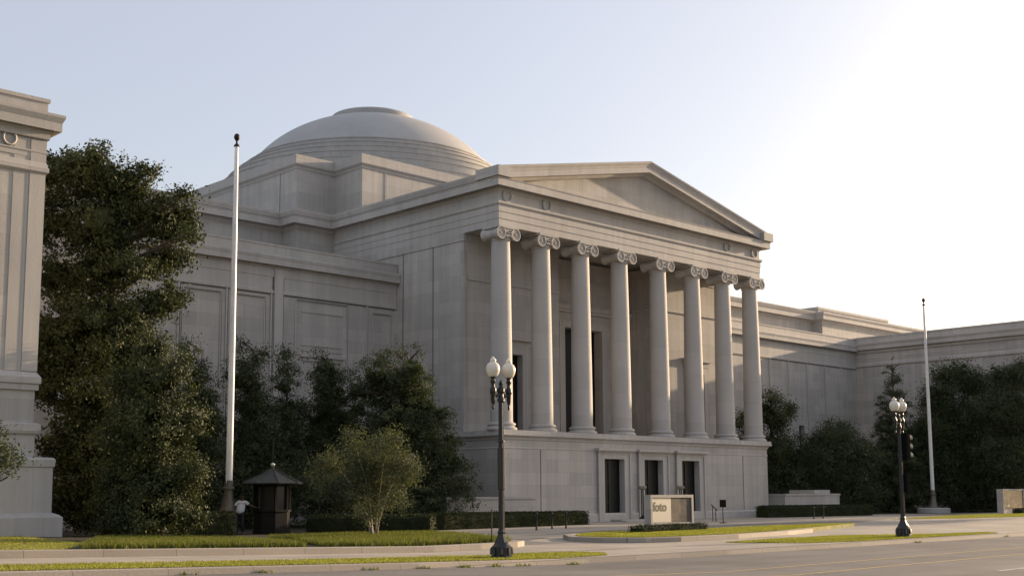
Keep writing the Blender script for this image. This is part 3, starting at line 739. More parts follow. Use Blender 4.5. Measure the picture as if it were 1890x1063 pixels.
# ------------------------------------------------------------------ guard kiosk
KX, KY = 30.55, 46.7
k = empty('guard_kiosk', (KX,KY,0), 'dark octagonal guard kiosk with pointed roof and ball finial', 'kiosk')
def octa(r, z): return [(KX+r*math.cos(math.pi/8+i*math.pi/4), KY+r*math.sin(math.pi/8+i*math.pi/4), z) for i in range(8)]
b = MB(); b.lathe([(.84,-.05),(.84,.15),(.80,.17),(.80,1.02),(.86,1.04),(.86,1.12),(.74,1.13)], (KX,KY,0), 8, a0=math.pi/8); b.build('wall', M['kiosk'], k)
b = MB()
for p in octa(.78, 0): b.box(p[0]-.05,p[0]+.05,p[1]-.05,p[1]+.05,1.12,2.34)
b.lathe([(.78,2.22),(.84,2.22),(.84,2.36),(.78,2.36)], (KX,KY,0), 8, a0=math.pi/8); b.build('frame', M['kiosk'], k)
b = MB(); b.lathe([(.72,1.12),(.72,2.30)], (KX,KY,0), 8, a0=math.pi/8); b.build('window', M['glassdark'], k)
b = MB(); b.lathe([(.80,2.34),(1.36,2.33),(1.38,2.38),(1.32,2.42),(.66,2.72),(.14,3.02),(.08,3.08),(.05,3.16),(.0001,3.17)], (KX,KY,0), 8, a0=math.pi/8)
for i in range(8):
    a = math.pi/8+i*math.pi/4; b.tube([(KX+1.34*math.cos(a),KY+1.34*math.sin(a),2.43),(KX+.66*math.cos(a),KY+.66*math.sin(a),2.74),(KX+.14*math.cos(a),KY+.14*math.sin(a),3.04)], .025, 5)
b.build('roof', M['kioskroof'], k)
b = MB(); b.lathe([(.0001,3.14),(.07,3.17),(.105,3.25),(.07,3.33),(.0001,3.36)], (KX,KY,0), 16); b.build('finial', M['ball'], k, smooth=80)
b = MB(); b.tube([(KX,KY,3.34),(KX,KY,4.5)], [.014,.008], 6); b.build('antenna', M['iron'], k)

k.scale.z = .94
# ------------------------------------------------------------------ person leaning on the kiosk
def skin_mesh(name, joints, bones, mat, parent, root=0, sub=2):
    me = bpy.data.meshes.new(name); me.from_pydata([j[0] for j in joints], bones, []); o = link(name, me, mat, parent, loc=(0,0,0) if parent else None)
    m_ = o.modifiers.new('skin', 'SKIN'); m_.use_smooth_shade = True
    for i, j in enumerate(joints):
        r = j[1]; me.skin_vertices[0].data[i].radius = r if isinstance(r, tuple) else (r, r); me.skin_vertices[0].data[i].use_root = (i == root)
    s_ = o.modifiers.new('sub', 'SUBSURF'); s_.levels = sub; s_.render_levels = sub
    dg = bpy.context.evaluated_depsgraph_get(); dg.update()
    ev = o.evaluated_get(dg); nm = bpy.data.meshes.new_from_object(ev)
    o.modifiers.clear(); o.data = nm
    if not nm.materials: nm.materials.append(mat)
    for p_ in nm.polygons: p_.use_smooth = True
    return o
pe = empty('person', (29.15,47.1,0), 'person in white short sleeved shirt and dark trousers leaning on the kiosk', 'person')
pe.rotation_euler = (0,0,R(-44))
# local axes: x to the picture's right along the view, -y towards the street
J = [((0,0,.95),(.15,.11)), ((0,0,1.12),(.135,.10)), ((.0,.0,1.33),(.155,.11)), ((.0,.0,1.44),(.10,.08)), ((.0,-.01,1.50),(.055,.055)), ((.0,-.02,1.58),(.075,.085)), ((.0,-.02,1.67),(.082,.095)), ((.0,-.02,1.74),(.06,.07)),
     ((-.18,0,1.40),(.06,.06)), ((-.30,.0,1.18),(.042,.042)), ((-.33,-.08,.96),(.032,.032)), ((-.33,-.10,.87),(.03,.042)),
     ((.18,0,1.40),(.06,.06)), ((.40,.02,1.26),(.042,.042)), ((.62,.03,1.18),(.032,.032)), ((.71,.03,1.165),(.042,.026)),
     ((-.10,0,.88),(.095,.10)), ((-.13,-.02,.48),(.065,.07)), ((-.14,.02,.10),(.045,.05)), ((-.15,-.13,.04),(.045,.035)),
     ((.10,0,.88),(.095,.10)), ((.12,-.03,.48),(.065,.07)), ((.13,.02,.10),(.045,.05)), ((.15,-.13,.04),(.045,.035)), ((.0,-.115,1.655),(.014,.018))]
B = [(0,1),(1,2),(2,3),(3,4),(4,5),(5,6),(6,7),(3,8),(8,9),(9,10),(10,11),(3,12),(12,13),(13,14),(14,15),(0,16),(16,17),(17,18),(18,19),(0,20),(20,21),(21,22),(22,23)]
body = skin_mesh('body', J[:24], B, M['skin'], pe)
for hx, hy, hz, dx, dz in ((-.33,-.11,.86,-.02,-1), (.73,.03,1.165,1,-.15)):
    fing = MB()
    for i in range(5):
        o = (i-2)*.018; L_ = .085 - .012*abs(i-2) if i else .06
        sx = o if dz == -1 else 0; oy = 0 if dz == -1 else o
        fing.tube([(hx+sx-dx*.03,hy+oy,hz-dz*.03),(hx+sx+dx*L_*.55,hy+oy-.01,hz+dz*L_*.55),(hx+sx+dx*L_*.9,hy+oy-.03,hz+dz*L_*.9-.01)], [.0105,.0085,.006], 6)
    fing.build('hand', M['skin'], pe, smooth=60, loc=(0,0,0))
fing = MB(); fing.tube([(0,-.10,1.665),(0,-.128,1.63),(0,-.115,1.615)], [.01,.016,.012], 6); fing.build('nose', M['skin'], pe, smooth=60, loc=(0,0,0))
for s in (-1,1):
    fing = MB(); fing.lathe([(.0001,-.03),(.018,0),(.0001,.03)], (s*.085,-.02,1.645), 8); fing.build('ear', M['skin'], pe, smooth=60, loc=(0,0,0))
for s in (-1,1):
    ey = MB(); ey.lathe([(.0001,-.008),(.011,0),(.0001,.008)], (s*.032,-.104,1.665), 8); ey.build('eye', M['hair'], pe, loc=(0,0,0))
ey = MB(); ey.box(-.028,.028,-.111,-.105,1.585,1.593); ey.build('mouth', M['hair'], pe, loc=(0,0,0))
SJ = [((0,0,.88),(.205,.155)), ((0,0,1.12),(.205,.15)), ((0,0,1.33),(.205,.14)), ((0,0,1.435),(.11,.09)), ((-.19,0,1.39),(.082,.082)), ((-.275,0,1.24),(.075,.075)), ((.19,0,1.39),(.082,.082)), ((.335,.015,1.30),(.075,.075))]
skin_mesh('shirt', SJ, [(0,1),(1,2),(2,3),(3,4),(4,5),(3,6),(6,7)], M['shirt'], pe)
TJ = [((0,0,1.02),(.165,.125)), ((-.10,0,.86),(.11,.115)), ((-.13,-.02,.48),(.085,.09)), ((-.14,.02,.07),(.07,.075)), ((.10,0,.86),(.11,.115)), ((.12,-.03,.48),(.085,.09)), ((.13,.02,.07),(.07,.075))]
skin_mesh('trousers', TJ, [(0,1),(1,2),(2,3),(0,4),(4,5),(5,6)], M['cloth'], pe)
b = MB(); b.lathe([(.105,1.70),(.108,1.74),(.10,1.79),(.05,1.825),(.0001,1.83)], (0,-.02,0), 16); b.box(-.07,.07,-.19,-.10,1.695,1.708); b.build('cap', M['hair'], pe, smooth=50, loc=(0,0,0))

for ch in pe.children:
    for v in ch.data.vertices: v.co.x += max(0, v.co.z-.95)*.16
# ------------------------------------------------------------------ exhibition signs
def text_mesh(body, size, name, mat, parent, mtx, extr=.004):
    cu = bpy.data.curves.new(name, 'FONT'); cu.body = body; cu.size = size; cu.extrude = extr; cu.offset = .012; cu.align_x = 'LEFT'
    o = bpy.data.objects.new(name, cu); COL.objects.link(o); dg = bpy.context.evaluated_depsgraph_get(); dg.update()
    me = bpy.data.meshes.new_from_object(o.evaluated_get(dg)); COL.objects.unlink(o); bpy.data.objects.remove(o)
    me.transform(mtx); return link(name, me, mat, parent, loc=(0,0,0))
def sign(name, loc, ang, W, H, D, label):
    t = empty(name, loc, label, 'sign', 'stone framed exhibition signs'); t.rotation_euler = (0,0,ang)
    h = W/2; f = MB()
    f.box(-h,-h+.11,-D/2,D/2,0,H); f.box(h-.13,h,-D/2,D/2,0,H); f.box(-h+.11,h-.13,-D/2,D/2,H-.12,H-.002); f.box(-h+.11,h-.13,-D/2+.02,D/2-.02,0,.33)
    f.box(-h+.11,h-.13,D/2-.08,D/2-.03,.33,H-.12)
    f.build('frame', M['lowwall'], t, loc=(0,0,0)); return t
# near sign
A0 = Vector((38.05,31.55)); A1 = Vector((43.2,32.35)); W = 3.72
sg = sign('exhibition_sign', (40.2,31.85,.165), R(0), 2.85, 1.46, .34, 'wide stone framed sign reading foto beside a mottled picture')
y = -.11
b = MB(); b.box(-1.30,-.06,y-.02,y,.34,1.33); po = b.build('panel', M['panelwhite'], sg, loc=(0,0,0)); po['label'] = 'cream panel with the word foto'
b = MB(); b.box(-.058,1.285,y-.02,y,.34,1.33); po2 = b.build('panel', M['poster'], sg, loc=(0,0,0)); po2['label'] = 'dark mottled picture panel'
text_mesh('foto', .52, 'lettering', M['letter'], po, Matrix.Translation((-1.24, y-.024, .80)) @ Matrix.Rotation(R(90), 4, 'X') @ Matrix.Diagonal((1.02,1.0,1,1)))
# far sign
s2 = sign('exhibition_sign', (96.7,42.1,.0), R(0), 3.9, 1.9, .5, 'small stone framed sign with a pale statue picture at far right')
b = MB(); b.box(-1.83,1.81,-.2,-.17,.34,1.77); b.build('panel', simple('dark_poster', (.06,.058,.055), .3, 0, 3, .5), s2, loc=(0,0,0))
st = MB(); st.lathe([(.02,.50),(.22,.52),(.20,.62),(.10,.66),(.11,.95),(.16,1.15),(.14,1.3),(.06,1.38),(.09,1.5),(.06,1.6),(.0001,1.63)], (0,0,0), 12)
st.v = [(x*1.1-1.0, y*.05-.205, z*.95+.0) for x, y, z in st.v]; st.build('statue_picture', simple('pale_statue_print', (.42,.33,.27), .6, 0, 8, .4), s2, loc=(0,0,0))
b = MB()
for i in range(5): b.box(-.4,1.4-.2*(i % 2),-.208,-.201,1.5-i*.16,1.53-i*.16)
b.build('text_line', simple('grey_print', (.16,.16,.155), .6), s2, loc=(0,0,0))

# ------------------------------------------------------------------ small things by the entrances
def torchere(x, y, label):
    t = empty('torchere', (x,y,0), label, 'torchere', 'slim bronze torcheres between the entrances')
    b = MB(); b.lathe([(.36,0),(.36,.10),(.24,.14),(.14,.24),(.08,.34)], (x,y,0), 12); b.build('foot', M['bronze'], t, smooth=40)
    b = MB()
    for i in range(3):
        a = i*2*math.pi/3; b.tube([(x+.07*math.cos(a),y+.07*math.sin(a),.3),(x+.07*math.cos(a),y+.07*math.sin(a),1.95)], .035, 6)
    b.build('stem', M['bronze'], t)
    b = MB(); b.lathe([(.10,1.93),(.17,1.97),(.26,2.02),(.27,2.16),(.22,2.18),(.0001,2.15)], (x,y,0), 16); b.build('bowl', M['palebark'], t, smooth=40)
torchere(59.85,49.55, 'slim bronze torchere between the nearest and the middle entrance')
torchere(63.75,49.55, 'slim bronze torchere between the middle and the farthest entrance')
t = empty('notice_stand', (57.1,41.4,0), 'black notice board on a post standing on the paving', 'notice stand')
b = MB(); b.lathe([(.22,0),(.22,.03),(.05,.06)], (57.1,41.4,0), 16); b.build('foot', M['iron'], t)
b = MB(); b.tube([(57.1,41.4,.05),(57.1,41.4,1.05)], .03, 8); b.build('post', M['iron'], t)
b = MB(); b.box(56.82,57.38,41.37,41.41,.90,1.32); b.box(56.85,57.35,41.36,41.368,.93,1.29); b.build('board', M['signal'], t)
t = empty('handrail', (60.6,44.6,0), 'short sloping black handrail on two posts near the notice stand', 'handrail')
b = MB(); b.tube([(60.95,44.95,0),(60.95,44.95,.92)], .032, 7); b.build('post', M['iron'], t)
b = MB(); b.tube([(60.1,44.1,0),(60.1,44.1,.76)], .032, 7); b.build('post', M['iron'], t)
b = MB(); b.tube([(61.25,45.25,.99),(60.95,44.95,.93),(60.1,44.1,.76),(59.8,43.8,.68)], .034, 7); b.build('rail', M['iron'], t)
for i, (x, y, h, lb) in enumerate(((45.6,45.0,.62,'short dark bollard farthest left before the long hedge'), (41.2,40.6,.86,'short dark bollard second from left on the paving edge'),
        (43.2,41.5,.82,'short dark bollard third from left on the paving edge'), (44.3,41.6,.85,'short dark bollard at the right end of the long hedge'),
        (69.8,43.4,.8,'thin dark bollard left of two before the clipped hedge by the planter wall'), (71.6,43.8,.8,'thin dark bollard right of two before the clipped hedge by the planter wall'))):
    b = MB(); b.lathe([(.065,0),(.055,.04),(.045,.08),(.045,h-.12),(.06,h-.10),(.06,h-.06),(.05,h-.03),(.0001,h)], (x,y,0), 12)
    tag(b.build('bollard', M['iron'], smooth=45), lb, 'bollard', 'short dark bollards on the forecourt')
t = empty('thin_post', (26.6,28.2,.2), 'thin dark sign post seen edge on beside the near lamp', 'sign post')
b = MB(); b.tube([(26.6,28.2,.1),(26.6,28.2,1.2)], .022, 6); b.build('post', M['iron'], t)
b = MB(); b.box(26.585,26.615,28.19,28.21,.6,1.18); b.build('plate', M['iron'], t)
b = MB(); b.box(56.6,59.1,48.5,49.4,0,.13); b.box(56.3,59.4,47.9,48.499,0,.07); tag(b.build('entrance_step', M['lowwall']), 'shallow stone step before the nearest entrance', 'step')

# ------------------------------------------------------------------ foliage
def leaves(C_, R_, count, size, rs, flat=.0, aspect=.45, clump=.32, squash=(1,1,.9), shell=.75, drop=None):
    """diamond leaves in clumps scattered through balls (centres C_, radii R_)"""
    C_ = np.array(C_); R_ = np.array(R_); wgt = R_**2; wgt = wgt/wgt.sum()
    nc = max(8, count//64); ib = rs.choice(len(R_), nc, p=wgt)
    d = rs.normal(size=(nc,3)); d /= np.linalg.norm(d,axis=1)[:,None]
    rad = R_[ib]*(shell + (1.06-shell)*rs.random(nc))*np.where(rs.random(nc) < .22, rs.random(nc), 1)
    cc = C_[ib] + d*rad[:,None]*np.array(squash)
    cr = clump*1.3*(.6+.8*rs.random(nc))
    ic = rs.integers(0, nc, count)
    P = cc[ic] + rs.normal(size=(count,3))*(cr[ic]*.62)[:,None]*np.array((1,1,.75))
    P[:,2] = np.maximum(P[:,2], .05)
    cd_ = d + rs.normal(size=(nc,3))*.45
    nrm = rs.normal(size=(count,3))*.75 + np.array((0,0,flat)) + cd_[ic]*1.1; nrm /= np.linalg.norm(nrm,axis=1)[:,None]
    t = np.cross(nrm, rs.normal(size=(count,3))); t /= np.linalg.norm(t,axis=1)[:,None]; s = np.cross(nrm, t)
    L = (size*(.6+.8*rs.random(count)))[:,None]
    V = np.empty((count,4,3)); V[:,0] = P - t*L*.5; V[:,1] = P + s*L*aspect*.5 + nrm*L*.06; V[:,2] = P + t*L*.5; V[:,3] = P - s*L*aspect*.5 + nrm*L*.06
    return V.reshape(-1,3)

def tree(name, loc, label, blobs, count, size, mat, seed, trunk_r=.22, bark='trunk', group=None, flat=0, aspect=.45, clump=.32, shell=.72, stems=None, conical=False, fill=None, squash=(1,1,.9), cat='tree'):
    rs = np.random.default_rng(seed); rr = random.Random(seed)
    t = empty(name, (loc[0],loc[1],0), label, cat, group)
    C_ = [b_[:3] for b_ in blobs]; R_ = [b_[3] for b_ in blobs]
    mx0 = sum(c[0] for c in C_)/len(C_); my0 = sum(c[1] for c in C_)/len(C_)
    # give the crown depth: a few balls behind the ones that set its outline
    extra = [(x+rr.uniform(-.5,.5)*r, y+rr.uniform(.2,.9)*r, z+rr.uniform(-.4,.4)*r, r*.8) for x, y, z, r in blobs if r > .6]
    C2 = C_ + [e[:3] for e in extra]; R2 = R_ + [e[3] for e in extra]
    if fill: C2 = C2 + [(mx0+f[0],my0+f[1],f[2]) for f in fill]; R2 = R2 + [f[3] for f in fill]
    V = leaves(C2, R2, count, size, rs, flat, aspect, clump, squash, shell)
    big = [(c, r) for c, r in zip(C2, R2) if r > .75]
    if big and not stems: V = np.concatenate([V, leaves([c for c, r in big], [r*.55 for c, r in big], max(400, count//16), size*2.6, rs, flat, .8, clump*.8, squash, .1)])
    cr = raw('crown', V, 4, mat, t); cr.location = (0,0,0)
    tk = MB(); top = max(c[2] for c in C_); mx = sum(c[0]*r for c, r in zip(C_, R_))/sum(R_); my = sum(c[1]*r for c, r in zip(C_, R_))/sum(R_)
    if stems:
        for i in range(stems):
            a = rr.uniform(0, 6.28); c = C_[i % len(C_)]
            tk.tube([(.05*math.cos(a),.05*math.sin(a),0),(.08*math.cos(a)+c[0]*.10,.08*math.sin(a)+c[1]*.10,c[2]*.28),(c[0]*.45+.08*math.cos(a),c[1]*.45,c[2]*.62),(c[0],c[1],c[2]*.97)], [trunk_r,trunk_r*.75,trunk_r*.5,.012], 7)
    else:
        tk.tube([(0,0,-.05),(.02,.0,.5),(mx*.4,my*.4,top*.35),(mx*.8,my*.8,top*.7),(mx*.8,my*.8,top*.96)], [trunk_r*1.35,trunk_r,trunk_r*.8,trunk_r*.45,.02], 9)
        for c, r in zip(C_, R_):
            if c[2] < 1.2: continue
            z0 = max(.5, c[2]-(.4 if conical else 1.0)*(r+.6)); f = min(1, z0/(top*.7)); 
            p0 = (mx*.8*f, my*.8*f, z0)
            mid = ((p0[0]+c[0])/2+rr.uniform(-.1,.1), (p0[1]+c[1])/2, (z0+c[2])/2+.1)
            tk.tube([p0, mid, c], [trunk_r*.35,trunk_r*.22,.02], 6)
            for j in range(3):
                e = (c[0]+rr.uniform(-.7,.7)*r, c[1]+rr.uniform(-.7,.7)*r, c[2]+rr.uniform(-.3,.7)*r); tk.tube([mid, e], [trunk_r*.16,.01], 5)
    k_ = tk.build('trunk', M[bark], t, smooth=60, loc=(0,0,0)); return t

def cone_blobs(top, R0, lat0, lat1, u, n, seed, pw=.85):
    rr = random.Random(seed); out = []
    for i in range(n):
        z = .8 + (top-1.0)*i/(n-1); t = z/top; Rz = R0*(1-t)**pw + .16; l = lat0 + (lat1-lat0)*t; x, y = u[0]*l, u[1]*l
        out.append((x, y, z, Rz*.62))
        if Rz > .5:
            for k in range(6):
                a = k*math.pi/3 + i*.5; q = rr.uniform(.86, 1.08); out.append((x+Rz*.56*q*math.cos(a), y+Rz*.56*q*math.sin(a), z+rr.uniform(-.3,.3), Rz*.44*q))
    return out
TL = 'trees crowded before the left wing'; TR = 'trees before the right wing'
tree('magnolia_tree', (24.0,48.8), 'tallest dark magnolia tree, reaching the roof line beside the left corner pavilion',
 [(-2.63,-0.53,14.87,1.1),(-2.09,-1.89,15.05,1.03),(-0.8,-2.19,14.88,0.96),(-2.99,-0.49,12.97,1.19),(-1.59,-1.24,13.06,1.51),(0.15,-1.49,13.64,1.19),(0.65,-3.18,13.32,0.96),(-1.76,0.49,10.97,1.51),(-0.82,-1.77,11.47,1.32),(1.11,-2.16,11.67,1.0),(0.92,-2.54,9.85,0.78),(-2.35,0.02,8.55,1.37),(-1.05,-1.23,8.54,1.71),(-0.08,-2.21,9.44,0.68),(-2.1,0.88,6.35,1.14),(-0.66,-0.13,6.14,1.83),(-1.62,0.69,3.86,1.25),(-0.62,-0.26,3.4,1.6),(-0.86,1.65,1.83,1.25),(-0.21,-0.07,1.37,1.37),(0.69,-4.38,12.21,0.46),(0.54,-4.44,13.66,0.5),(-1.29,-0.25,16.48,0.37),(-3.45,-0.25,15.47,0.46),(-0.39,-2.8,15.07,0.46),(0.48,-0.64,8.03,1.03)],
 105000, .16, M['magnolia'], 1, .30, clump=.27, shell=.84, group=TL, aspect=.5)
tree('magnolia_tree', (22.9,42.6), 'sunlit bushy magnolia with leaves to the ground, in front of the tallest tree',
 [(-0.5,-0.22,7.16,0.84),(-0.6,-0.98,5.89,1.15),(-0.83,0.83,5.6,0.91),(-0.79,-0.43,4.14,1.55),(0.44,-0.69,4.37,0.8),(-0.2,0.16,2.38,1.75),(-0.92,1.47,2.2,0.99),(0.35,-1.35,2.37,0.68),(-0.44,-0.39,1.01,1.59),(-1.24,0.94,0.81,0.8),(-0.73,-2.15,6.58,0.44),(0.68,-0.92,0.99,0.56)],
 70000, .12, M['magnolia'], 2, .2, clump=.24, shell=.84, group=TL, aspect=.5)
kw = dict(group=TL, conical=True, flat=.4, aspect=.46, clump=.24, shell=.62, squash=(1,1,1.3), fill=[(.2,.0,5.6,1.15),(.6,.4,4.2,1.5),(-.3,-.2,3.0,1.6),(.8,-.3,2.2,1.5),(.1,.2,1.1,1.4)])
tree('conifer_tree', (31.4,54.6), 'slim dark conifer just left of the near flagpole', [(-1.27,-0.69,9.23,0.38),(-1.54,-1.48,8.52,0.54),(-0.46,-0.24,7.76,0.81),(-0.33,-0.49,6.66,1.08),(-0.23,-0.82,5.02,1.08),(-0.09,-0.35,3.43,1.24),(-0.06,-0.27,1.82,1.29),(0.04,-1.15,6.91,0.49)], 44000, .115, M['conifer'], 3, .14, **kw)
tree('conifer_tree', (34.3,54.6), 'dark conifer rising directly above the guard kiosk, just right of the near flagpole', [(-0.32,0.4,9.54,0.36),(-1.53,-1.18,8.49,0.56),(-0.72,-1.41,8.53,0.67),(-1.07,-1.24,7.55,1.06),(-0.51,-1.07,6.21,1.17),(0.15,-0.19,4.6,1.34),(-0.02,-0.63,2.92,1.56),(-0.07,-0.15,1.4,1.34),(0.56,-0.31,9.15,0.33)], 52000, .115, M['conifer'], 4, .15, **kw)
tree('conifer_tree', (36.8,55.2), 'thin airy conifer second from the near flagpole on its right', [(-0.75,-0.83,9.1,0.37),(-0.22,-0.48,8.44,0.58),(-0.93,-1.32,7.32,0.81),(-0.19,-0.51,5.83,0.98),(0.04,-0.48,4.1,1.21),(-0.36,-0.88,2.09,1.38)], 36000, .115, M['conifer'], 5, .12, **kw)
tree('conifer_tree', (39.2,54.2), 'dark conifer standing left of the broad cone shaped tree', [(-0.57,0.35,9.17,0.44),(-1.28,-1.07,8.12,0.76),(-0.93,-1.19,7.26,0.99),(-0.32,0.23,5.9,1.23),(-0.31,0.1,4.13,1.4),(-0.4,-0.46,2.37,1.61),(0.52,-0.31,8.29,0.41)], 52000, .115, M['conifer'], 6, .14, **kw)
tree('conifer_tree', (41.6,51.2), 'broad cone shaped dark tree against the portico flank', [(-0.95,-1.19,8.99,0.7),(-1.91,-1.02,8.53,0.7),(-0.71,-1.71,8.04,0.99),(-0.6,0.25,7.75,1.28),(-1.31,1.23,7.48,0.99),(-0.47,-0.44,5.81,1.92),(0.48,-1.66,5.94,0.99),(-1.09,0.77,4.97,1.8),(0.58,-0.87,4.08,1.92),(0.88,-2.61,3.61,1.16),(-0.92,0.72,2.36,2.03),(0.93,-1.36,2.05,1.92),(2.52,-1.89,2.49,0.87),(0.05,-1.9,7.6,0.72),(0.45,-2.65,5.9,0.92),(1.2,-2.77,4.36,0.93),(1.58,-3.46,2.94,0.7),(1.87,-3.49,1.87,0.58),(-0.94,0.37,7.96,1.45),(-1.8,1.62,6.22,1.74),(-0.77,0.23,3.57,2.32),(-2.16,0.98,7.27,0.7),(-2.33,1.3,6.11,0.99),(-0.42,-1.81,9.21,0.35)] + cone_blobs(9.5, 3.3, 1.0, .1, (.70,-.71), 9, 5, .6), 150000, .12, M['conifer'], 7, .2, **dict(kw, squash=(1,1,1.05)))
tree('crape_myrtle', (26.9,34.6), 'small pale green many stemmed tree standing in the ground cover bed', [(-1.31,-0.55,3.57,0.46),(-0.73,-1.54,3.5,0.54),(-0.64,1.38,2.82,0.65),(-0.43,-0.2,2.78,0.88),(-0.2,-1.66,2.7,0.61),(-1.07,0.2,1.84,0.73),(0.34,0.0,1.93,0.85),(0.34,-1.6,2.29,0.31),(-1.46,0.79,1.94,0.46),(-1.01,-0.97,1.18,0.5),(-0.37,-1.65,1.45,0.42)], 30000, .085, M['light'], 8, .04, 'palebark', stems=6, clump=.22, shell=.6)
tree('conifer_tree', (83.2,55.6), 'dark tree showing just behind the farthest column', [(-1.66,-1.51,9.23,0.78),(-0.97,-1.33,7.42,1.04),(1.18,-1.17,8.26,0.69),(-0.56,-0.88,5.3,1.39),(0.92,-1.14,4.46,0.95),(-0.01,0.09,2.96,1.65),(0.96,-1.4,2.73,1.3),(-2.58,-0.03,7.21,1.04),(-2.17,0.34,5.09,1.3),(-0.06,-0.13,1.23,1.73),(-1.83,-0.92,8.05,0.78)], 46000, .16, M['conifer'], 9, .2, group=TR, clump=.4, flat=.3)
tree('round_tree', (87.4,52.2), 'low rounded dark tree above the raised block of the planter wall', [(-0.52,-0.7,5.8,1.8),(-0.84,-0.18,4.2,2.4),(0.94,-1.81,4.2,1.8),(-1.5,1.1,3.7,1.6),(0.07,-0.25,1.42,2.39),(1.29,-1.73,1.41,1.57),(-2.16,0.85,1.43,1.31),(0.83,-0.53,6.65,0.7)], 60000, .15, M['broad'], 10, .22, group=TR, clump=.4)
tree('spruce_tree', (95.3,51.2), 'tall pointed spruce behind the lamp with the traffic signal', cone_blobs(13.4, 2.9, .0, .3, (.47,-.88), 13, 6, .75) + [(-.35,.35,11.9,.14),(-.35,.3,11.3,.28),(-.4,.4,10.6,.42)], 64000, .15, M['conifer'], 12, .18, group=TR, conical=True, flat=.6, aspect=.4, clump=.2, shell=.6)
tree('broadleaf_tree', (100.2,48.6), 'large dark tree just right of the far flagpole', [(-1.03,-1.48,11.57,1.3),(-1.81,-0.16,9.62,1.67),(0.58,-2.2,10.55,1.58),(-0.69,-0.71,7.55,2.5),(-1.45,0.55,4.34,2.32),(0.89,-1.79,5.71,2.4),(-0.59,0.37,1.81,2.32),(1.0,-1.43,2.03,2.32),(-2.83,0.44,7.07,1.11)], 92000, .16, M['broad'], 13, .3, group=TR, clump=.45)
tree('broadleaf_tree', (101.6,43.4), 'large dark tree behind the far right sign at the picture edge', [(-2.13,-0.64,10.9,1.26),(-0.12,-1.17,11.45,1.35),(-1.92,0.29,8.27,2.35),(-0.36,-0.8,7.37,2.26),(-1.23,0.37,4.24,2.5),(0.05,-0.84,3.33,2.5),(-1.26,0.95,1.78,1.81)], 88000, .16, M['broad'], 14, .3, group=TR, clump=.45)
tree('shrub', (13.0,35.6), 'leafy branch ends poking in at the left edge before the pavilion', [(-0.02,-0.24,3.1,0.9),(0.67,-0.06,2.9,0.55),(0.64,-1.34,2.76,0.43),(1.35,-0.27,2.72,0.23),(0.77,-1.25,2.23,0.21),(-0.18,0.45,2.5,0.85)], 9000, .10, M['broad'], 15, .1, clump=.22, cat='tree')

# two street trees standing just past the right edge; their shade lies across the drive and the base wall
tree('street_tree', (114,28.4), 'tall street tree past the right edge, shading the drive', [(0,0,10.5,2.6),(-.5,2.6,11.5,2.2),(.4,-2.4,11.5,2.2),(0,1.2,14,2.6),(0,-1.3,14.2,2.4),(0,0,16.3,1.8),(0,3.0,14.0,1.8)], 14000, .34, M['broad'], 21, .3, clump=.6, group='street trees past the right edge')
tree('street_tree', (116,38.2), 'taller street tree past the right edge, shading the forecourt', [(0,0,11.5,2.6),(-.5,3.0,12.5,2.4),(.4,-2.2,12.0,2.3),(0,1.6,15.5,2.8),(0,-1.5,15.5,2.5),(0,0,18.3,2.3),(0,3.2,17.0,2.2),(0,-1.8,18.6,1.9),(0,-2.4,20.0,1.7),(0,-.4,20.4,1.7)], 16000, .34, M['broad'], 22, .3, clump=.6, group='street trees past the right edge')

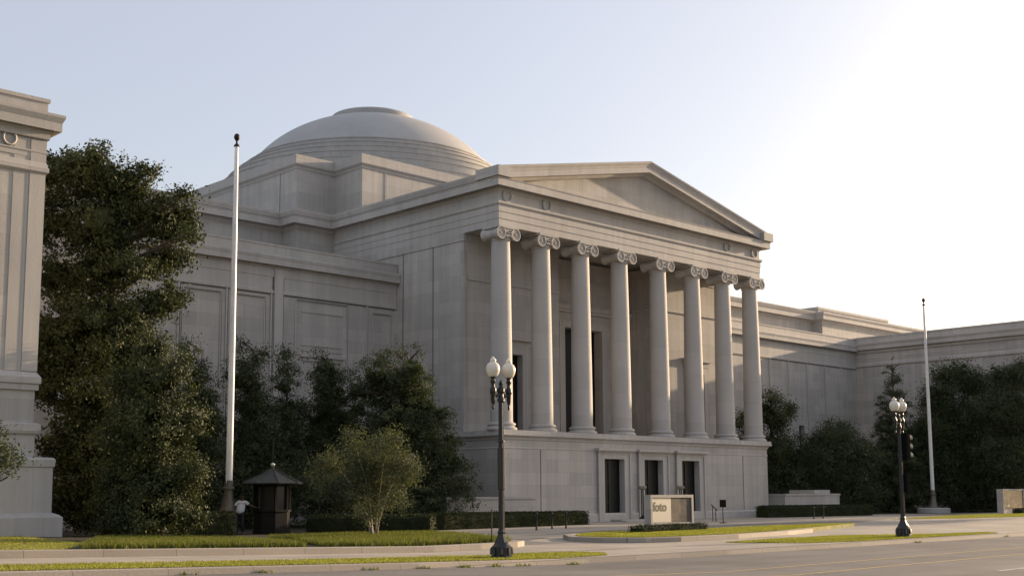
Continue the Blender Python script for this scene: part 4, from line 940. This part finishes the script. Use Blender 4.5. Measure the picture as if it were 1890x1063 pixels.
def hedge(label, path, wd, h, z0=0, dens=420, size=.07, mat='hedge', taper=.0, bumps=0.0, name='hedge'):
    rs = np.random.default_rng(len(label)); P = [Vector(p) for p in path]; core = MB(); Vs = []
    for i in range(len(P)-1):
        d = (P[i+1]-P[i]); Ln = d.length; d.normalize(); n = Vector((-d.y, d.x))
        ns = max(2, int(Ln/.5)); 
        w2 = wd/2
        # lumpy inner body
        ring = []
        for k in range(ns+1):
            c = P[i] + d*(Ln*k/ns); j = lambda s: s*(1+rs.uniform(-.08,.08))
            hh = (h-.06)*(1 + rs.uniform(-.05,.05) - taper*(k/ns)); ring.append([(c + n*j(w2-.05)).to_tuple()+(z0,), (c + n*j(w2-.05)).to_tuple()+(z0+hh*.9,), (c + n*j(w2-.2)).to_tuple()+(z0+hh,), (c - n*j(w2-.2)).to_tuple()+(z0+hh,), (c - n*j(w2-.05)).to_tuple()+(z0+hh*.9,), (c - n*j(w2-.05)).to_tuple()+(z0,)])
        m_ = 6; core.add([p for r_ in ring for p in r_], [(k*m_+q_, (k+1)*m_+q_, (k+1)*m_+q_+1, k*m_+q_+1) for k in range(ns) for q_ in range(m_-1)] + [tuple(range(m_)), tuple(ns*m_+q_ for q_ in range(m_))])
        cnt = int(dens*(Ln*(wd+2*h) + 2*wd*h)); a = rs.random(cnt)*(Ln+.1)-.05; u = rs.random(cnt)*(wd+2*h); off = rs.normal(size=cnt)*.03
        side = np.where(u < h, -w2-off, np.where(u < h+wd, u-h-w2, w2+off)); tp = 1-taper*np.clip(a/Ln,0,1)
        zz = np.where(u < h, u, np.where(u < h+wd, h+off, wd+2*h-u))*tp
        e = rs.random(cnt) < (2*wd*h)/(Ln*(wd+2*h)+2*wd*h); a = np.where(e, np.where(rs.random(cnt) < .5, -off, Ln+off), a)
        side = np.where(e, (rs.random(cnt)-.5)*wd, side); zz = np.where(e, rs.random(cnt)*h, zz)*1.0
        Q = np.c_[P[i].x + d.x*a + n.x*side, P[i].y + d.y*a + n.y*side, z0+zz]
        nr = rs.normal(size=(cnt,3)); nr /= np.linalg.norm(nr,axis=1)[:,None]; t = np.cross(nr, rs.normal(size=(cnt,3))); t /= np.linalg.norm(t,axis=1)[:,None]; s = np.cross(nr,t)
        L = (size*(.6+.8*rs.random(cnt)))[:,None]; V = np.empty((cnt,4,3)); V[:,0]=Q-t*L*.5; V[:,1]=Q+s*L*.3; V[:,2]=Q+t*L*.5; V[:,3]=Q-s*L*.3; Vs.append(V.reshape(-1,3))
    o = core.build(name, M[mat]); tag(o, label, 'hedge')
    lv = raw('leaves', np.concatenate(Vs), 4, M[mat], o); lv.location = (0,0,0)
    return o
hedge('dark clipped hedge hiding the foot of the near flagpole', [(23.6,46.6),(28.1,46.2)], 1.1, 1.0)
hedge('dark clipped hedge behind the small pale green tree, right of the kiosk', [(32.7,46.8),(35.9,41.9)], 1.0, .78)
hedge('long dark clipped hedge running along the left half of the base wall', [(38.6,44.9),(50.6,46.5)], 1.3, .78, taper=.1)
hedge('dark clipped hedge in front of the far planter wall', [(71.6,48.6),(82.4,46.8)], 1.2, .78)
hedge('low dark clipped hedge round the foot of the foto sign', [(36.9,30.95),(41.6,31.25)], .6, .24, z0=.165, size=.05, dens=700)
hedge('low dark clipped hedge round the foot of the far right sign', [(94.8,40.8),(99.2,40.9)], .8, .35)
